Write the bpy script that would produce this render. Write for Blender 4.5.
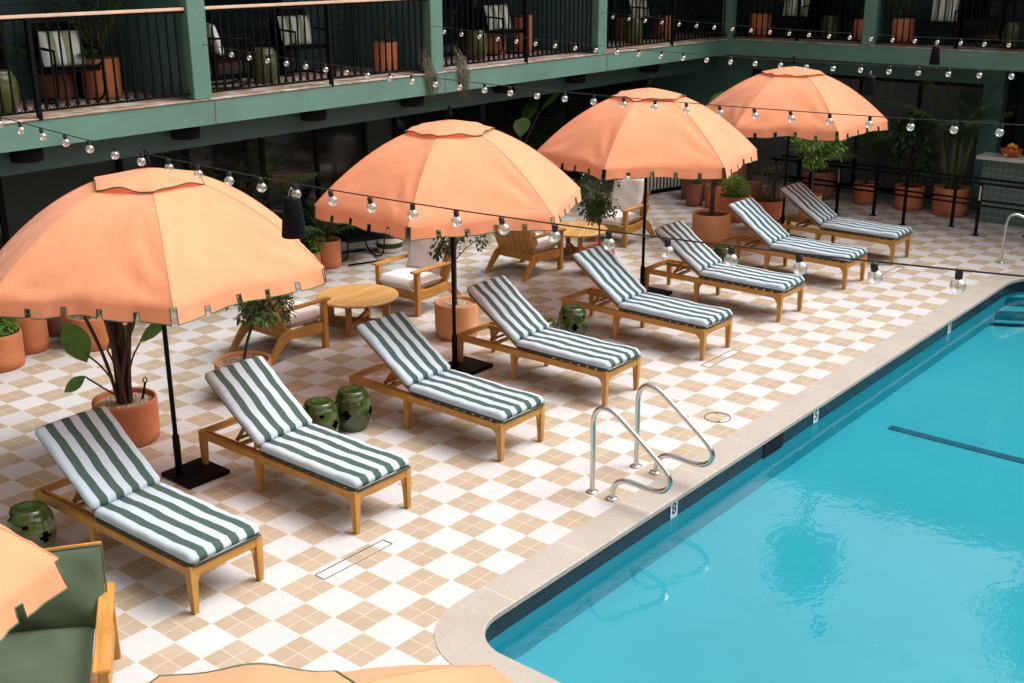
import bpy, bmesh, math, random
from math import sin, cos, pi, radians, sqrt, atan2, floor
from mathutils import Vector, Matrix
for o in list(bpy.data.objects): bpy.data.objects.remove(o)
random.seed(7)
S = 0.305
SC = bpy.context.scene
COL = SC.collection
# ------------------------------------------------------------------ camera
CP = Vector((-19.559*S, -16.444*S, 14.868*S)); yaw, pit, rol, F = .694, -.326, -.004, 1157.7
fw = Vector((cos(pit)*cos(yaw), cos(pit)*sin(yaw), sin(pit)))
rt = fw.cross(Vector((0, 0, 1))).normalized(); up = rt.cross(fw)
r2 = rt*cos(rol)+up*sin(rol); u2 = -rt*sin(rol)+up*cos(rol)
cam = bpy.data.cameras.new('camera'); co = bpy.data.objects.new('camera', cam); COL.objects.link(co)
co.matrix_world = Matrix((( r2.x, u2.x, -fw.x, CP.x), (r2.y, u2.y, -fw.y, CP.y), (r2.z, u2.z, -fw.z, CP.z), (0, 0, 0, 1)))
cam.sensor_width = 36; cam.lens = F*36/1024; cam.clip_end = 500; cam.clip_start = .05
SC.camera = co
# ------------------------------------------------------------------ light
SUN_EL, SUN_AZ = radians(57), radians(-42)      # direction the light comes from: +x, -y
w = bpy.data.worlds.new('World'); SC.world = w; w.use_nodes = True
nt = w.node_tree; nt.nodes.clear()
sky = nt.nodes.new('ShaderNodeTexSky'); sky.sky_type = 'NISHITA'; sky.sun_disc = False
sky.sun_elevation = SUN_EL; sky.sun_rotation = pi/2-SUN_AZ; sky.dust_density = 6; sky.air_density = 1; sky.ozone_density = 1
hs = nt.nodes.new('ShaderNodeHueSaturation'); hs.inputs['Saturation'].default_value = .13; hs.inputs['Value'].default_value = 1.0
tint = nt.nodes.new('ShaderNodeMix'); tint.data_type = 'RGBA'; tint.blend_type = 'MULTIPLY'; tint.inputs[0].default_value = 1
tint.inputs[7].default_value = (1.0, .98, .975, 1)
bg = nt.nodes.new('ShaderNodeBackground'); bg.inputs[1].default_value = .15
wo = nt.nodes.new('ShaderNodeOutputWorld')
nt.links.new(sky.outputs[0], hs.inputs['Color']); nt.links.new(hs.outputs[0], tint.inputs[6]); nt.links.new(tint.outputs[2], bg.inputs[0]); nt.links.new(bg.outputs[0], wo.inputs[0])
sl = bpy.data.lights.new('sun', 'SUN'); sl.energy = 1.55; sl.angle = radians(42); sl.color = (1, .965, .935)
so = bpy.data.objects.new('sun', sl); COL.objects.link(so); so.location = (0, 0, 20)
sd = Vector((cos(SUN_EL)*cos(SUN_AZ), cos(SUN_EL)*sin(SUN_AZ), sin(SUN_EL)))
so.rotation_euler = sd.to_track_quat('Z', 'Y').to_euler()
SC.view_settings.view_transform = 'Standard'; SC.view_settings.look = 'None'; SC.view_settings.gamma = 1
SC.view_settings.use_curve_mapping = False; SC.view_settings.exposure = 0.6
SC.cycles.max_bounces = 8; SC.cycles.transparent_max_bounces = 16; SC.cycles.sample_clamp_indirect = 4
SC.cycles.caustics_reflective = False; SC.cycles.caustics_refractive = False

# ------------------------------------------------------------------ materials
MATS = {}
def nodes(name):
    m = bpy.data.materials.new(name); m.use_nodes = True
    t = m.node_tree; b = t.nodes['Principled BSDF']; MATS[name] = m
    return m, t, b
def N(t, kind, **kw):
    n = t.nodes.new('ShaderNode'+kind)
    for k, v in kw.items(): setattr(n, k, v)
    return n
def math_(t, op, a, b=None, c=None):
    n = N(t, 'Math', operation=op)
    for i, x in enumerate((a, b, c)):
        if x is None: continue
        if isinstance(x, (int, float)): n.inputs[i].default_value = x
        else: t.links.new(x, n.inputs[i])
    return n.outputs[0]
def mixc(t, f, a, b, mode='MIX'):
    n = N(t, 'Mix', data_type='RGBA', blend_type=mode)
    for i, x in ((0, f), (6, a), (7, b)):
        if isinstance(x, (int, float)): n.inputs[i].default_value = x
        elif isinstance(x, tuple): n.inputs[i].default_value = (*x[:3], 1)
        else: t.links.new(x, n.inputs[i])
    return n.outputs[2]
def noise(t, vec, scale, detail=4, rough=.55):
    n = N(t, 'TexNoise'); n.inputs['Scale'].default_value = scale; n.inputs['Detail'].default_value = detail; n.inputs['Roughness'].default_value = rough
    if vec is not None: t.links.new(vec, n.inputs['Vector'])
    return n.outputs['Fac']
def coord(t, which='Object'):
    return N(t, 'TexCoord').outputs[which]
def mapr(t, x, a, b, c, d):
    n = N(t, 'MapRange'); n.clamp = True
    t.links.new(x, n.inputs[0])
    for i, v in enumerate((a, b, c, d)): n.inputs[i+1].default_value = v
    return n.outputs[0]
def scalev(t, v, s):
    n = N(t, 'VectorMath', operation='MULTIPLY'); t.links.new(v, n.inputs[0]); n.inputs[1].default_value = s
    return n.outputs[0]
def bump(t, b, h, strength=.3, dist=.01):
    n = N(t, 'Bump'); n.inputs['Strength'].default_value = strength; n.inputs['Distance'].default_value = dist
    t.links.new(h, n.inputs['Height']); t.links.new(n.outputs[0], b.inputs['Normal'])
def mk(name, col, rough=.6, metal=0, var=.25, scale=6, bmp=0, bscale=60, coat=0, spec=None, stretch=(1, 1, 1), dirt=None):
    m, t, b = nodes(name)
    v = scalev(t, coord(t), stretch)
    n = noise(t, v, scale)
    f = mapr(t, n, .3, .7, 1-var, 1+var)
    c = mixc(t, 1, col, f, 'MULTIPLY')
    if dirt:
        n2 = noise(t, coord(t), dirt[1], 6, .65)
        c = mixc(t, mapr(t, n2, dirt[2], dirt[3], 0, dirt[4]), c, dirt[0])
    t.links.new(c, b.inputs['Base Color'])
    b.inputs['Metallic'].default_value = metal
    r = mapr(t, n, .3, .7, max(0, rough-.07), min(1, rough+.07)); t.links.new(r, b.inputs['Roughness'])
    if coat: b.inputs['Coat Weight'].default_value = coat; b.inputs['Coat Roughness'].default_value = .08
    if spec is not None: b.inputs['Specular IOR Level'].default_value = spec
    if bmp: bump(t, b, noise(t, v, bscale), bmp, .005)
    return m
def wood(name, c1, c2, axis, rough=.5):
    m, t, b = nodes(name)
    s = [38, 38, 38]; s[axis] = 2.2
    v = scalev(t, coord(t), tuple(s))
    n = noise(t, v, 1, 5, .6)
    g = noise(t, coord(t), 5, 2)
    c = mixc(t, mapr(t, n, .32, .68, 0, 1), c1, c2)
    c = mixc(t, mapr(t, g, .3, .7, 0, .5), c, tuple(x*.72 for x in c1))
    t.links.new(c, b.inputs['Base Color']); b.inputs['Roughness'].default_value = rough
    bump(t, b, n, .15, .002)
    return m
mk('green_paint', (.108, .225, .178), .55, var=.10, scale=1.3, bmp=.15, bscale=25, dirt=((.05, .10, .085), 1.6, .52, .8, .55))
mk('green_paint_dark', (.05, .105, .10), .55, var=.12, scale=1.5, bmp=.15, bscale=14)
mk('green_divider', (.09, .19, .175), .6, var=.1, scale=1.5)
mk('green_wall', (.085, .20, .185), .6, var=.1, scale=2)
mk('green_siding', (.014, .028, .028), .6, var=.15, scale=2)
mk('slab_top', (.36, .22, .15), .7, var=.35, scale=3, stretch=(1, 5, 1), dirt=((.60, .56, .52), 4, .46, .6, .85))
mk('dark_wall', (.012, .02, .02), .7, var=.3)
mk('black_metal', (.0035, .0035, .004), .5, var=.2, scale=8, spec=.12)
mk('black_plastic', (.0035, .0035, .005), .6, var=.2, spec=.12)
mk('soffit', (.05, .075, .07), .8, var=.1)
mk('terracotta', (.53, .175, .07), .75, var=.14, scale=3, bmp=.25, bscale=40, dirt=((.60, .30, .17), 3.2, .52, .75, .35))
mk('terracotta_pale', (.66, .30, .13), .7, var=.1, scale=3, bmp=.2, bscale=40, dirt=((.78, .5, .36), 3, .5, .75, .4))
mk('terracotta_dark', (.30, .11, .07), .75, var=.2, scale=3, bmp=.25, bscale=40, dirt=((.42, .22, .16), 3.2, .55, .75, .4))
mk('soil', (.05, .035, .025), .95, var=.5, scale=30, bmp=.8, bscale=60)
mk('bark', (.06, .04, .03), .9, var=.4, scale=18, bmp=.7, bscale=50)
mk('bark_grey', (.12, .10, .08), .9, var=.4, scale=18, bmp=.7, bscale=50)
mk('steel', (.62, .60, .57), .22, metal=1, var=.06, scale=12)
mk('cream_fabric', (.80, .72, .69), .92, var=.06, scale=6, bmp=.35, bscale=240)
mk('olive_fabric', (.058, .085, .048), .92, var=.16, scale=5, bmp=.6, bscale=200)
mk('dark_piping', (.03, .06, .05), .8)
mk('socket', (.012, .012, .012), .5)
mk('cable', (.02, .017, .015), .6)
mk('fruit_orange', (.8, .28, .03), .5, var=.1); mk('fruit_yellow', (.75, .5, .05), .5, var=.1)
mk('bowl', (.5, .09, .03), .35)
mk('counter_top', (.62, .60, .57), .35, var=.08)
mk('stair_white', (.7, .7, .7), .6)
mk('navy_tile', (.008, .014, .026), .3, var=.4, scale=40, spec=.3)
mk('marker_tile', (.75, .77, .78), .3, var=.03); mk('marker_ink', (.02, .03, .05), .5)
mk('handrail_wood', (.74, .52, .38), .5, var=.1, stretch=(1, 1, 1))
mk('stalk_dark', (.055, .025, .02), .6, var=.3, scale=8)
mk('slot_dark', (.10, .08, .07), .7)
mk('skim_black', (.004, .005, .007), .6, spec=.1)
mk('dry_weed', (.16, .14, .09), .95, var=.3)
wood('teak_x', (.42, .19, .035), (.62, .315, .07), 0)
wood('teak_y', (.42, .19, .035), (.62, .315, .07), 1)
wood('teak_z', (.42, .19, .035), (.62, .315, .07), 2)
wood('teak_old_x', (.31, .13, .026), (.46, .205, .048), 0); wood('teak_old_y', (.31, .13, .026), (.46, .205, .048), 1); wood('teak_old_z', (.31, .13, .026), (.46, .205, .048), 2)
# leaves: colour varies leaf clump by leaf clump
def leafmat(name, a, b_, rough=.45, trans=.25, sc=5):
    m, t, b = nodes(name)
    n = noise(t, coord(t), sc, 3)
    c = mixc(t, mapr(t, n, .35, .65, 0, 1), a, b_)
    t.links.new(c, b.inputs['Base Color']); b.inputs['Roughness'].default_value = rough
    tr = N(t, 'BsdfTranslucent'); t.links.new(c, tr.inputs[0])
    mx = N(t, 'MixShader'); mx.inputs[0].default_value = trans
    out = t.nodes['Material Output']
    t.links.new(b.outputs[0], mx.inputs[1]); t.links.new(tr.outputs[0], mx.inputs[2]); t.links.new(mx.outputs[0], out.inputs[0])
    return m
leafmat('leaf_mid', (.035, .085, .02), (.07, .14, .035), sc=9)
leafmat('leaf_mid2', (.05, .12, .025), (.10, .20, .05), sc=9)
leafmat('leaf_dark', (.028, .07, .022), (.06, .12, .035), sc=9)
leafmat('leaf_bright', (.12, .26, .03), (.20, .38, .06), sc=14)
leafmat('leaf_palm', (.05, .10, .03), (.13, .19, .06), sc=6)
leafmat('leaf_grass', (.12, .2, .05), (.22, .30, .08), sc=6)
leafmat('leaf_banana', (.07, .18, .03), (.13, .27, .05), rough=.35, sc=4)
leafmat('leaf_olive', (.07, .10, .05), (.12, .14, .07), sc=12)
# umbrella cloth
def cloth(name, col, trans):
    m, t, b = nodes(name)
    n = noise(t, coord(t), 2.2, 4); f = mapr(t, n, .3, .7, .94, 1.06)
    c = mixc(t, 1, col, f, 'MULTIPLY'); t.links.new(c, b.inputs['Base Color'])
    b.inputs['Roughness'].default_value = .85; b.inputs['Specular IOR Level'].default_value = .2
    b.inputs['Sheen Weight'].default_value = .15
    tr = N(t, 'BsdfTranslucent'); t.links.new(c, tr.inputs[0])
    mx = N(t, 'MixShader'); mx.inputs[0].default_value = trans
    t.links.new(b.outputs[0], mx.inputs[1]); t.links.new(tr.outputs[0], mx.inputs[2]); t.links.new(mx.outputs[0], t.nodes['Material Output'].inputs[0])
    v = scalev(t, coord(t), (1, 1, .5))
    bp = N(t, 'Bump'); bp.inputs['Strength'].default_value = .55; bp.inputs['Distance'].default_value = .035
    t.links.new(noise(t, v, 3.2, 3), bp.inputs['Height']); t.links.new(bp.outputs[0], b.inputs['Normal'])
cloth('orange_cloth', (1.0, .40, .215), .32)
mk('trim_green', (.07, .12, .06), .8)
# striped cushion: stripes run along the local y axis
def striped(name, ca, cb, width, off, axis=0, umax=8.9, side=False):
    m, t, b = nodes(name)
    sep = N(t, 'SeparateXYZ'); t.links.new(coord(t), sep.inputs[0])
    wob = math_(t, 'MULTIPLY', math_(t, 'SUBTRACT', noise(t, coord(t), 4, 2), .5), .005)
    u = math_(t, 'MINIMUM', math_(t, 'MAXIMUM', math_(t, 'DIVIDE', math_(t, 'ADD', math_(t, 'ADD', sep.outputs[axis], wob), off), width), .01), umax)
    par = math_(t, 'PINGPONG', math_(t, 'FLOOR', u), 1)
    if side:
        lowz = math_(t, 'LESS_THAN', sep.outputs[2], .034); outx = math_(t, 'GREATER_THAN', math_(t, 'ABSOLUTE', sep.outputs[0]), .306)
        par = math_(t, 'MAXIMUM', par, math_(t, 'MULTIPLY', lowz, outx))
    fab = noise(t, coord(t), 190, 2)
    c = mixc(t, par, ca, cb)
    c = mixc(t, 1, c, mapr(t, fab, .3, .7, .86, 1.1), 'MULTIPLY')
    t.links.new(c, b.inputs['Base Color']); b.inputs['Roughness'].default_value = .92
    b.inputs['Specular IOR Level'].default_value = .15
    h = math_(t, 'ADD', fab, math_(t, 'MULTIPLY', noise(t, coord(t), 9, 3), 2.5))
    bump(t, b, h, .45, .006)
    return m
striped('stripe_cushion', (.47, .55, .625), (.06, .102, .088), .0715, .32, side=True)
striped('stripe_pillow', (.88, .88, .84), (.36, .40, .22), .088, .264)
striped('stripe_basket', (.72, .68, .6), (.05, .06, .03), .082, .0, 2, 50)
striped('stripe_bench', (.62, .58, .55), (.09, .07, .06), .045, 2, 0, 500)
# glazed garden stool
m, t, b = nodes('green_glaze')
n = noise(t, coord(t), 7, 5, .6)
t.links.new(mixc(t, mapr(t, n, .35, .7, 0, 1), (.018, .032, .006), (.055, .08, .014)), b.inputs['Base Color'])
b.inputs['Roughness'].default_value = .16; b.inputs['Coat Weight'].default_value = .6; b.inputs['Coat Roughness'].default_value = .05
bump(t, b, noise(t, coord(t), 18, 3), .25, .006)
m, t, b = nodes('olive_glaze')
n = noise(t, coord(t), 7, 5, .6)
t.links.new(mixc(t, mapr(t, n, .35, .7, 0, 1), (.05, .062, .014), (.10, .115, .035)), b.inputs['Base Color']); b.inputs['Roughness'].default_value = .35
# checkered deck
m, t, b = nodes('deck_tiles')
sep = N(t, 'SeparateXYZ'); t.links.new(coord(t), sep.inputs[0])
u = math_(t, 'DIVIDE', sep.outputs[0], S); v = math_(t, 'DIVIDE', sep.outputs[1], S)
fu, fv = math_(t, 'FLOOR', u), math_(t, 'FLOOR', v)
par = math_(t, 'PINGPONG', math_(t, 'ADD', fu, fv), 1)
def line(x, mul, wd):
    e = math_(t, 'ABSOLUTE', math_(t, 'SUBTRACT', math_(t, 'FRACT', math_(t, 'MULTIPLY', x, mul)), .5))
    return math_(t, 'GREATER_THAN', e, .5-wd*mul/2/S)
full = math_(t, 'MAXIMUM', line(u, 1, .008), line(v, 1, .008))
half = math_(t, 'MAXIMUM', line(u, 2, .0065), line(v, 2, .0065))
cv = N(t, 'CombineXYZ'); t.links.new(math_(t, 'FLOOR', math_(t, 'MULTIPLY', u, 2)), cv.inputs[0]); t.links.new(math_(t, 'FLOOR', math_(t, 'MULTIPLY', v, 2)), cv.inputs[1])
wn = N(t, 'TexWhiteNoise', noise_dimensions='2D'); t.links.new(cv.outputs[0], wn.inputs['Vector'])
cw = N(t, 'CombineXYZ'); t.links.new(fu, cw.inputs[0]); t.links.new(fv, cw.inputs[1])
wn2 = N(t, 'TexWhiteNoise', noise_dimensions='2D'); t.links.new(cw.outputs[0], wn2.inputs['Vector'])
n1 = noise(t, coord(t), 14, 6, .65); n2 = noise(t, coord(t), .9, 5, .6)
white = mixc(t, wn2.outputs[0], (.505, .492, .49), (.55, .537, .533))
tan = mixc(t, wn.outputs[0], (.38, .298, .21), (.432, .34, .248))
c = mixc(t, par, white, tan)
c = mixc(t, 1, c, mapr(t, n1, .3, .7, .93, 1.05), 'MULTIPLY')
c = mixc(t, mapr(t, n2, .5, .78, 0, .16), c, (.42, .33, .25))
c = mixc(t, math_(t, 'MULTIPLY', half, par), c, (.56, .50, .43))
c = mixc(t, full, c, (.57, .53, .48))
t.links.new(c, b.inputs['Base Color'])
t.links.new(mapr(t, n1, .3, .7, .42, .62), b.inputs['Roughness']); b.inputs['Specular IOR Level'].default_value = .35
g = math_(t, 'MAXIMUM', full, math_(t, 'MULTIPLY', half, par))
bump(t, b, math_(t, 'SUBTRACT', math_(t, 'MULTIPLY', n1, .25), g), .3, .003)
# coping stone with joints
m, t, b = nodes('coping_stone')
sep = N(t, 'SeparateXYZ'); t.links.new(coord(t), sep.inputs[0])
n1 = noise(t, coord(t), 22, 6, .7); n2 = noise(t, coord(t), 2.2, 5, .6)
c = mixc(t, mapr(t, n2, .3, .7, 0, 1), (.37, .322, .272), (.42, .368, .32))
c = mixc(t, 1, c, mapr(t, n1, .3, .7, .9, 1.07), 'MULTIPLY')
e = math_(t, 'ABSOLUTE', math_(t, 'SUBTRACT', math_(t, 'FRACT', math_(t, 'DIVIDE', math_(t, 'ADD', sep.outputs[0], .23), .915)), .5))
jn = math_(t, 'GREATER_THAN', e, .4965)
jn = math_(t, 'MULTIPLY', jn, math_(t, 'GREATER_THAN', sep.outputs[1], -.62))
c = mixc(t, math_(t, 'MULTIPLY', jn, .6), c, (.78, .68, .56))
t.links.new(c, b.inputs['Base Color']); b.inputs['Roughness'].default_value = .6
bump(t, b, n1, .2, .003)
# pool plaster
m, t, b = nodes('pool_plaster')
n2 = noise(t, coord(t), .8, 4)
t.links.new(mixc(t, mapr(t, n2, .3, .7, 0, 1), (.025, .39, .48), (.033, .43, .53)), b.inputs['Base Color']); b.inputs['Roughness'].default_value = .7
m, t, b = nodes('pool_line'); b.inputs['Base Color'].default_value = (.01, .10, .15, 1)
# water: fresnel mix of mirror and clear, rippled
m, t, b = nodes('water')
t.nodes.remove(b)
fr = N(t, 'Fresnel'); fr.inputs[0].default_value = 1.5
gl = N(t, 'BsdfGlossy'); gl.inputs['Roughness'].default_value = .015; gl.inputs[0].default_value = (1, 1, 1, 1)
tp = N(t, 'BsdfTransparent'); tp.inputs[0].default_value = (.80, .96, .98, 1)
mx = N(t, 'MixShader')
va = scalev(t, coord(t), (1, 1, 1))
h = math_(t, 'ADD', math_(t, 'MULTIPLY', noise(t, va, 2.0, 2), .55), math_(t, 'MULTIPLY', noise(t, scalev(t, coord(t), (1, 1.5, 1)), 10, 2), .24))
bp = N(t, 'Bump'); bp.inputs['Strength'].default_value = .32; bp.inputs['Distance'].default_value = .014
t.links.new(h, bp.inputs['Height'])
for q in (fr, gl): t.links.new(bp.outputs[0], q.inputs['Normal'])
t.links.new(fr.outputs[0], mx.inputs[0]); t.links.new(tp.outputs[0], mx.inputs[1]); t.links.new(gl.outputs[0], mx.inputs[2])
t.links.new(mx.outputs[0], t.nodes['Material Output'].inputs[0])
# window glass (dark, reflective)
m, t, b = nodes('dark_glass'); b.inputs['Base Color'].default_value = (.006, .010, .012, 1); b.inputs['Roughness'].default_value = .08
m, t, b = nodes('bulb_glass')
t.nodes.remove(b)
lw = N(t, 'LayerWeight'); lw.inputs[0].default_value = .35
gl = N(t, 'BsdfGlossy'); gl.inputs['Roughness'].default_value = .05; gl.inputs[0].default_value = (1, 1, 1, 1)
tp = N(t, 'BsdfTransparent'); tp.inputs[0].default_value = (.93, .92, .9, 1)
df = N(t, 'BsdfTranslucent'); df.inputs[0].default_value = (.8, .78, .74, 1)
m1 = N(t, 'MixShader'); m1.inputs[0].default_value = .32; mx = N(t, 'MixShader')
t.links.new(tp.outputs[0], m1.inputs[1]); t.links.new(df.outputs[0], m1.inputs[2])
t.links.new(mapr(t, lw.outputs['Facing'], 0, 1, .12, .85), mx.inputs[0]); t.links.new(m1.outputs[0], mx.inputs[1]); t.links.new(gl.outputs[0], mx.inputs[2])
t.links.new(mx.outputs[0], t.nodes['Material Output'].inputs[0])
mk('filament', (.75, .55, .3), .4)
# counter tiles and pebbles
m, t, b = nodes('counter_tile')
sep = N(t, 'SeparateXYZ'); t.links.new(coord(t), sep.inputs[0])
def ln(x, wd, q):
    e = math_(t, 'ABSOLUTE', math_(t, 'SUBTRACT', math_(t, 'FRACT', math_(t, 'DIVIDE', x, q)), .5)); return math_(t, 'GREATER_THAN', e, .5-wd/q/2)
gsum = math_(t, 'MAXIMUM', ln(sep.outputs[1], .008, .105), ln(sep.outputs[2], .008, .105))
n = noise(t, coord(t), 9, 2)
t.links.new(mixc(t, gsum, mixc(t, n, (.06, .11, .095), (.10, .16, .14)), (.22, .27, .25)), b.inputs['Base Color']); b.inputs['Roughness'].default_value = .3
m, t, b = nodes('pebbles')
vo = N(t, 'TexVoronoi'); vo.inputs['Scale'].default_value = 38; t.links.new(coord(t), vo.inputs['Vector'])
hsn = N(t, 'SeparateColor'); t.links.new(vo.outputs['Color'], hsn.inputs[0])
t.links.new(mixc(t, hsn.outputs[0], (.62, .48, .34), (.30, .20, .12)), b.inputs['Base Color']); b.inputs['Roughness'].default_value = .8
bump(t, b, math_(t, 'SUBTRACT', 1, vo.outputs['Distance']), 1, .03)
# horizontal siding
m, t, b = nodes('siding')
sep = N(t, 'SeparateXYZ'); t.links.new(coord(t), sep.inputs[0])
zf = math_(t, 'FRACT', math_(t, 'DIVIDE', sep.outputs[2], .11))
n = noise(t, coord(t), 3, 4)
c = mixc(t, n, (.03, .065, .07), (.04, .08, .085)); c = mixc(t, math_(t, 'LESS_THAN', zf, .08), c, (.008, .016, .018))
t.links.new(c, b.inputs['Base Color']); b.inputs['Roughness'].default_value = .6
bump(t, b, zf, .4, .02)
mk('curtain', (.09, .10, .10), .9, var=.3, scale=3, stretch=(14, 14, .3))

# ------------------------------------------------------------------ mesh helpers
class MB:
    def __init__(s): s.v = []; s.f = []; s.sm = []
    def add(s, V, Fc, smooth=False):
        o = len(s.v); s.v += [tuple(p) for p in V]; s.f += [tuple(i+o for i in q) for q in Fc]; s.sm += [smooth]*len(Fc); return s
    def box(s, x0, x1, y0, y1, z0, z1):
        V = [(x, y, z) for x in (x0, x1) for y in (y0, y1) for z in (z0, z1)]
        return s.add(V, [(0, 1, 3, 2), (4, 6, 7, 5), (0, 4, 5, 1), (2, 3, 7, 6), (0, 2, 6, 4), (1, 5, 7, 3)])
    def beam(s, a, b, w_, h_, upv=(0, 0, 1), w2=None, h2=None):
        a, b = Vector(a), Vector(b); d = (b-a).normalized(); x = d.cross(Vector(upv))
        x = Vector((1, 0, 0)) if x.length < 1e-4 else x.normalized(); y = x.cross(d)
        V = []
        for p, ww, hh in ((a, w_, h_), (b, w2 or w_, h2 or h_)):
            for i, j in ((-1, -1), (1, -1), (1, 1), (-1, 1)): V.append(p+x*i*ww/2+y*j*hh/2)
        return s.add(V, [(3, 2, 1, 0), (4, 5, 6, 7), (0, 1, 5, 4), (1, 2, 6, 5), (2, 3, 7, 6), (3, 0, 4, 7)])
    def prism(s, poly, axis, a, b):
        # poly: list of 2D pts; extruded along axis 0/1/2
        def P3(p, t_): return [(t_, p[0], p[1]), (p[0], t_, p[1]), (p[0], p[1], t_)][axis]
        n_ = len(poly)
        V = [P3(p, a) for p in poly]+[P3(p, b) for p in poly]
        return s.add(V, [tuple(range(n_))[::-1], tuple(range(n_, 2*n_))]+[(i, (i+1) % n_, n_+(i+1) % n_, n_+i) for i in range(n_)])
    def tube(s, pts, r, seg=8, cap=True):
        pts = [Vector(p) for p in pts]; n_ = len(pts)
        R = r if isinstance(r, (list, tuple)) else [r]*n_
        V = []; prev = None
        for i, p in enumerate(pts):
            d = (pts[min(i+1, n_-1)]-pts[max(i-1, 0)]).normalized()
            if prev is None:
                x = d.cross(Vector((0, 0, 1)));
                if x.length < .05: x = d.cross(Vector((1, 0, 0)))
            else: x = prev-d*prev.dot(d)
            x.normalize(); prev = x; y = d.cross(x)
            for k in range(seg):
                a = 2*pi*k/seg; V.append(p+x*R[i]*cos(a)+y*R[i]*sin(a))
        Fc = [(i*seg+k, i*seg+(k+1) % seg, (i+1)*seg+(k+1) % seg, (i+1)*seg+k) for i in range(n_-1) for k in range(seg)]
        s.add(V, Fc, True)
        if cap:
            o = len(s.v)-len(V)
            s.f += [tuple(o+k for k in range(seg))[::-1], tuple(o+(n_-1)*seg+k for k in range(seg))]; s.sm += [False, False]
        return s
    def lathe(s, prof, seg=32, c=(0, 0, 0), smooth=True):
        V = []; n_ = len(prof)
        for r, z in prof:
            for k in range(seg):
                a = 2*pi*k/seg; V.append((c[0]+r*cos(a), c[1]+r*sin(a), c[2]+z))
        Fc = [(i*seg+k, i*seg+(k+1) % seg, (i+1)*seg+(k+1) % seg, (i+1)*seg+k) for i in range(n_-1) for k in range(seg)]
        s.add(V, Fc, smooth)
        o = len(s.v)-len(V)
        if prof[0][0] > 0: s.f.append(tuple(o+k for k in range(seg))[::-1]); s.sm.append(False)
        if prof[-1][0] > 0: s.f.append(tuple(o+(n_-1)*seg+k for k in range(seg))); s.sm.append(False)
        return s
    def ball(s, c, r, su=12, sv=8, sq=(1, 1, 1), jit=0):
        V = []; Fc = []
        for i in range(sv+1):
            a = pi*i/sv
            for k in range(su):
                b_ = 2*pi*k/su; q = 1+random.uniform(-jit, jit)
                V.append((c[0]+r*sq[0]*sin(a)*cos(b_)*q, c[1]+r*sq[1]*sin(a)*sin(b_)*q, c[2]+r*sq[2]*cos(a)*q))
        for i in range(sv):
            for k in range(su): Fc.append((i*su+k, (i+1)*su+k, (i+1)*su+(k+1) % su, i*su+(k+1) % su))
        return s.add(V, Fc, True)
    def leaf(s, p, d, n_, L, W, curl=.15, seg=2):
        # folded leaf blade
        p, d = Vector(p), Vector(d).normalized(); x = d.cross(Vector(n_))
        if x.length < 1e-3: x = d.cross(Vector((.3, .5, .8)))
        x.normalize(); nn = x.cross(d)
        pr = [0, .85, 1, .7, 0] if seg > 2 else [0, 1, 0]
        k = len(pr); V = []
        for i, q in enumerate(pr):
            t_ = i/(k-1); c_ = p+d*L*t_-nn*curl*L*t_*t_
            if q == 0: V.append(c_)
            else: V += [c_-x*W/2*q+nn*W*.12, c_-nn*W*.05, c_+x*W/2*q+nn*W*.12]
        Fc = [(0, 1, 2), (0, 2, 3)]
        o = 1
        for i in range(1, k-2):
            Fc += [(o, o+3, o+4, o+1), (o+1, o+4, o+5, o+2)]; o += 3
        Fc += [(o, o+3, o+1), (o+1, o+3, o+2)]
        return s.add(V, Fc, True)
    def build(s, name, mat, parent=None, loc=(0, 0, 0), bevel=0, bseg=2):
        me = bpy.data.meshes.new(name); me.from_pydata(s.v, [], s.f); me.update()
        for p, q in zip(me.polygons, s.sm): p.use_smooth = q
        bm = bmesh.new(); bm.from_mesh(me)
        if bevel:
            ed = [e for e in bm.edges if len(e.link_faces) == 2 and e.calc_face_angle(0) > .5 and not (e.link_faces[0].smooth and e.link_faces[1].smooth)]
            bmesh.ops.bevel(bm, geom=ed, offset=bevel, segments=bseg, affect='EDGES', clamp_overlap=True)
        bm.to_mesh(me); bm.free()
        o = bpy.data.objects.new(name, me); COL.objects.link(o); me.materials.append(MATS[mat])
        o.location = loc
        if parent: o.parent = parent
        return o
def tag(o, label=None, cat=None, group=None, kind=None):
    if label: o['label'] = label
    if cat: o['category'] = cat
    if group: o['group'] = group
    if kind: o['kind'] = kind
    return o
def thing(name, label, cat, loc=(0, 0, 0), rz=0, group=None):
    o = bpy.data.objects.new(name, None); COL.objects.link(o); o.location = loc; o.rotation_euler = (0, 0, rz); o.empty_display_size = .1
    return tag(o, label, cat, group)
def dup(root, loc, rz=0, label=None, group=None):
    r = root.copy(); COL.objects.link(r); r.location = loc; r.rotation_euler = (0, 0, rz)
    if label: r['label'] = label
    if group: r['group'] = group
    for ch in list(root.children):
        c = ch.copy(); COL.objects.link(c); c.parent = r
        for g_ in list(ch.children):
            d = g_.copy(); COL.objects.link(d); d.parent = c
    return r
def struct(mb, name, mat, **kw):
    return tag(mb.build(name, mat, **kw), kind='structure')

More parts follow.
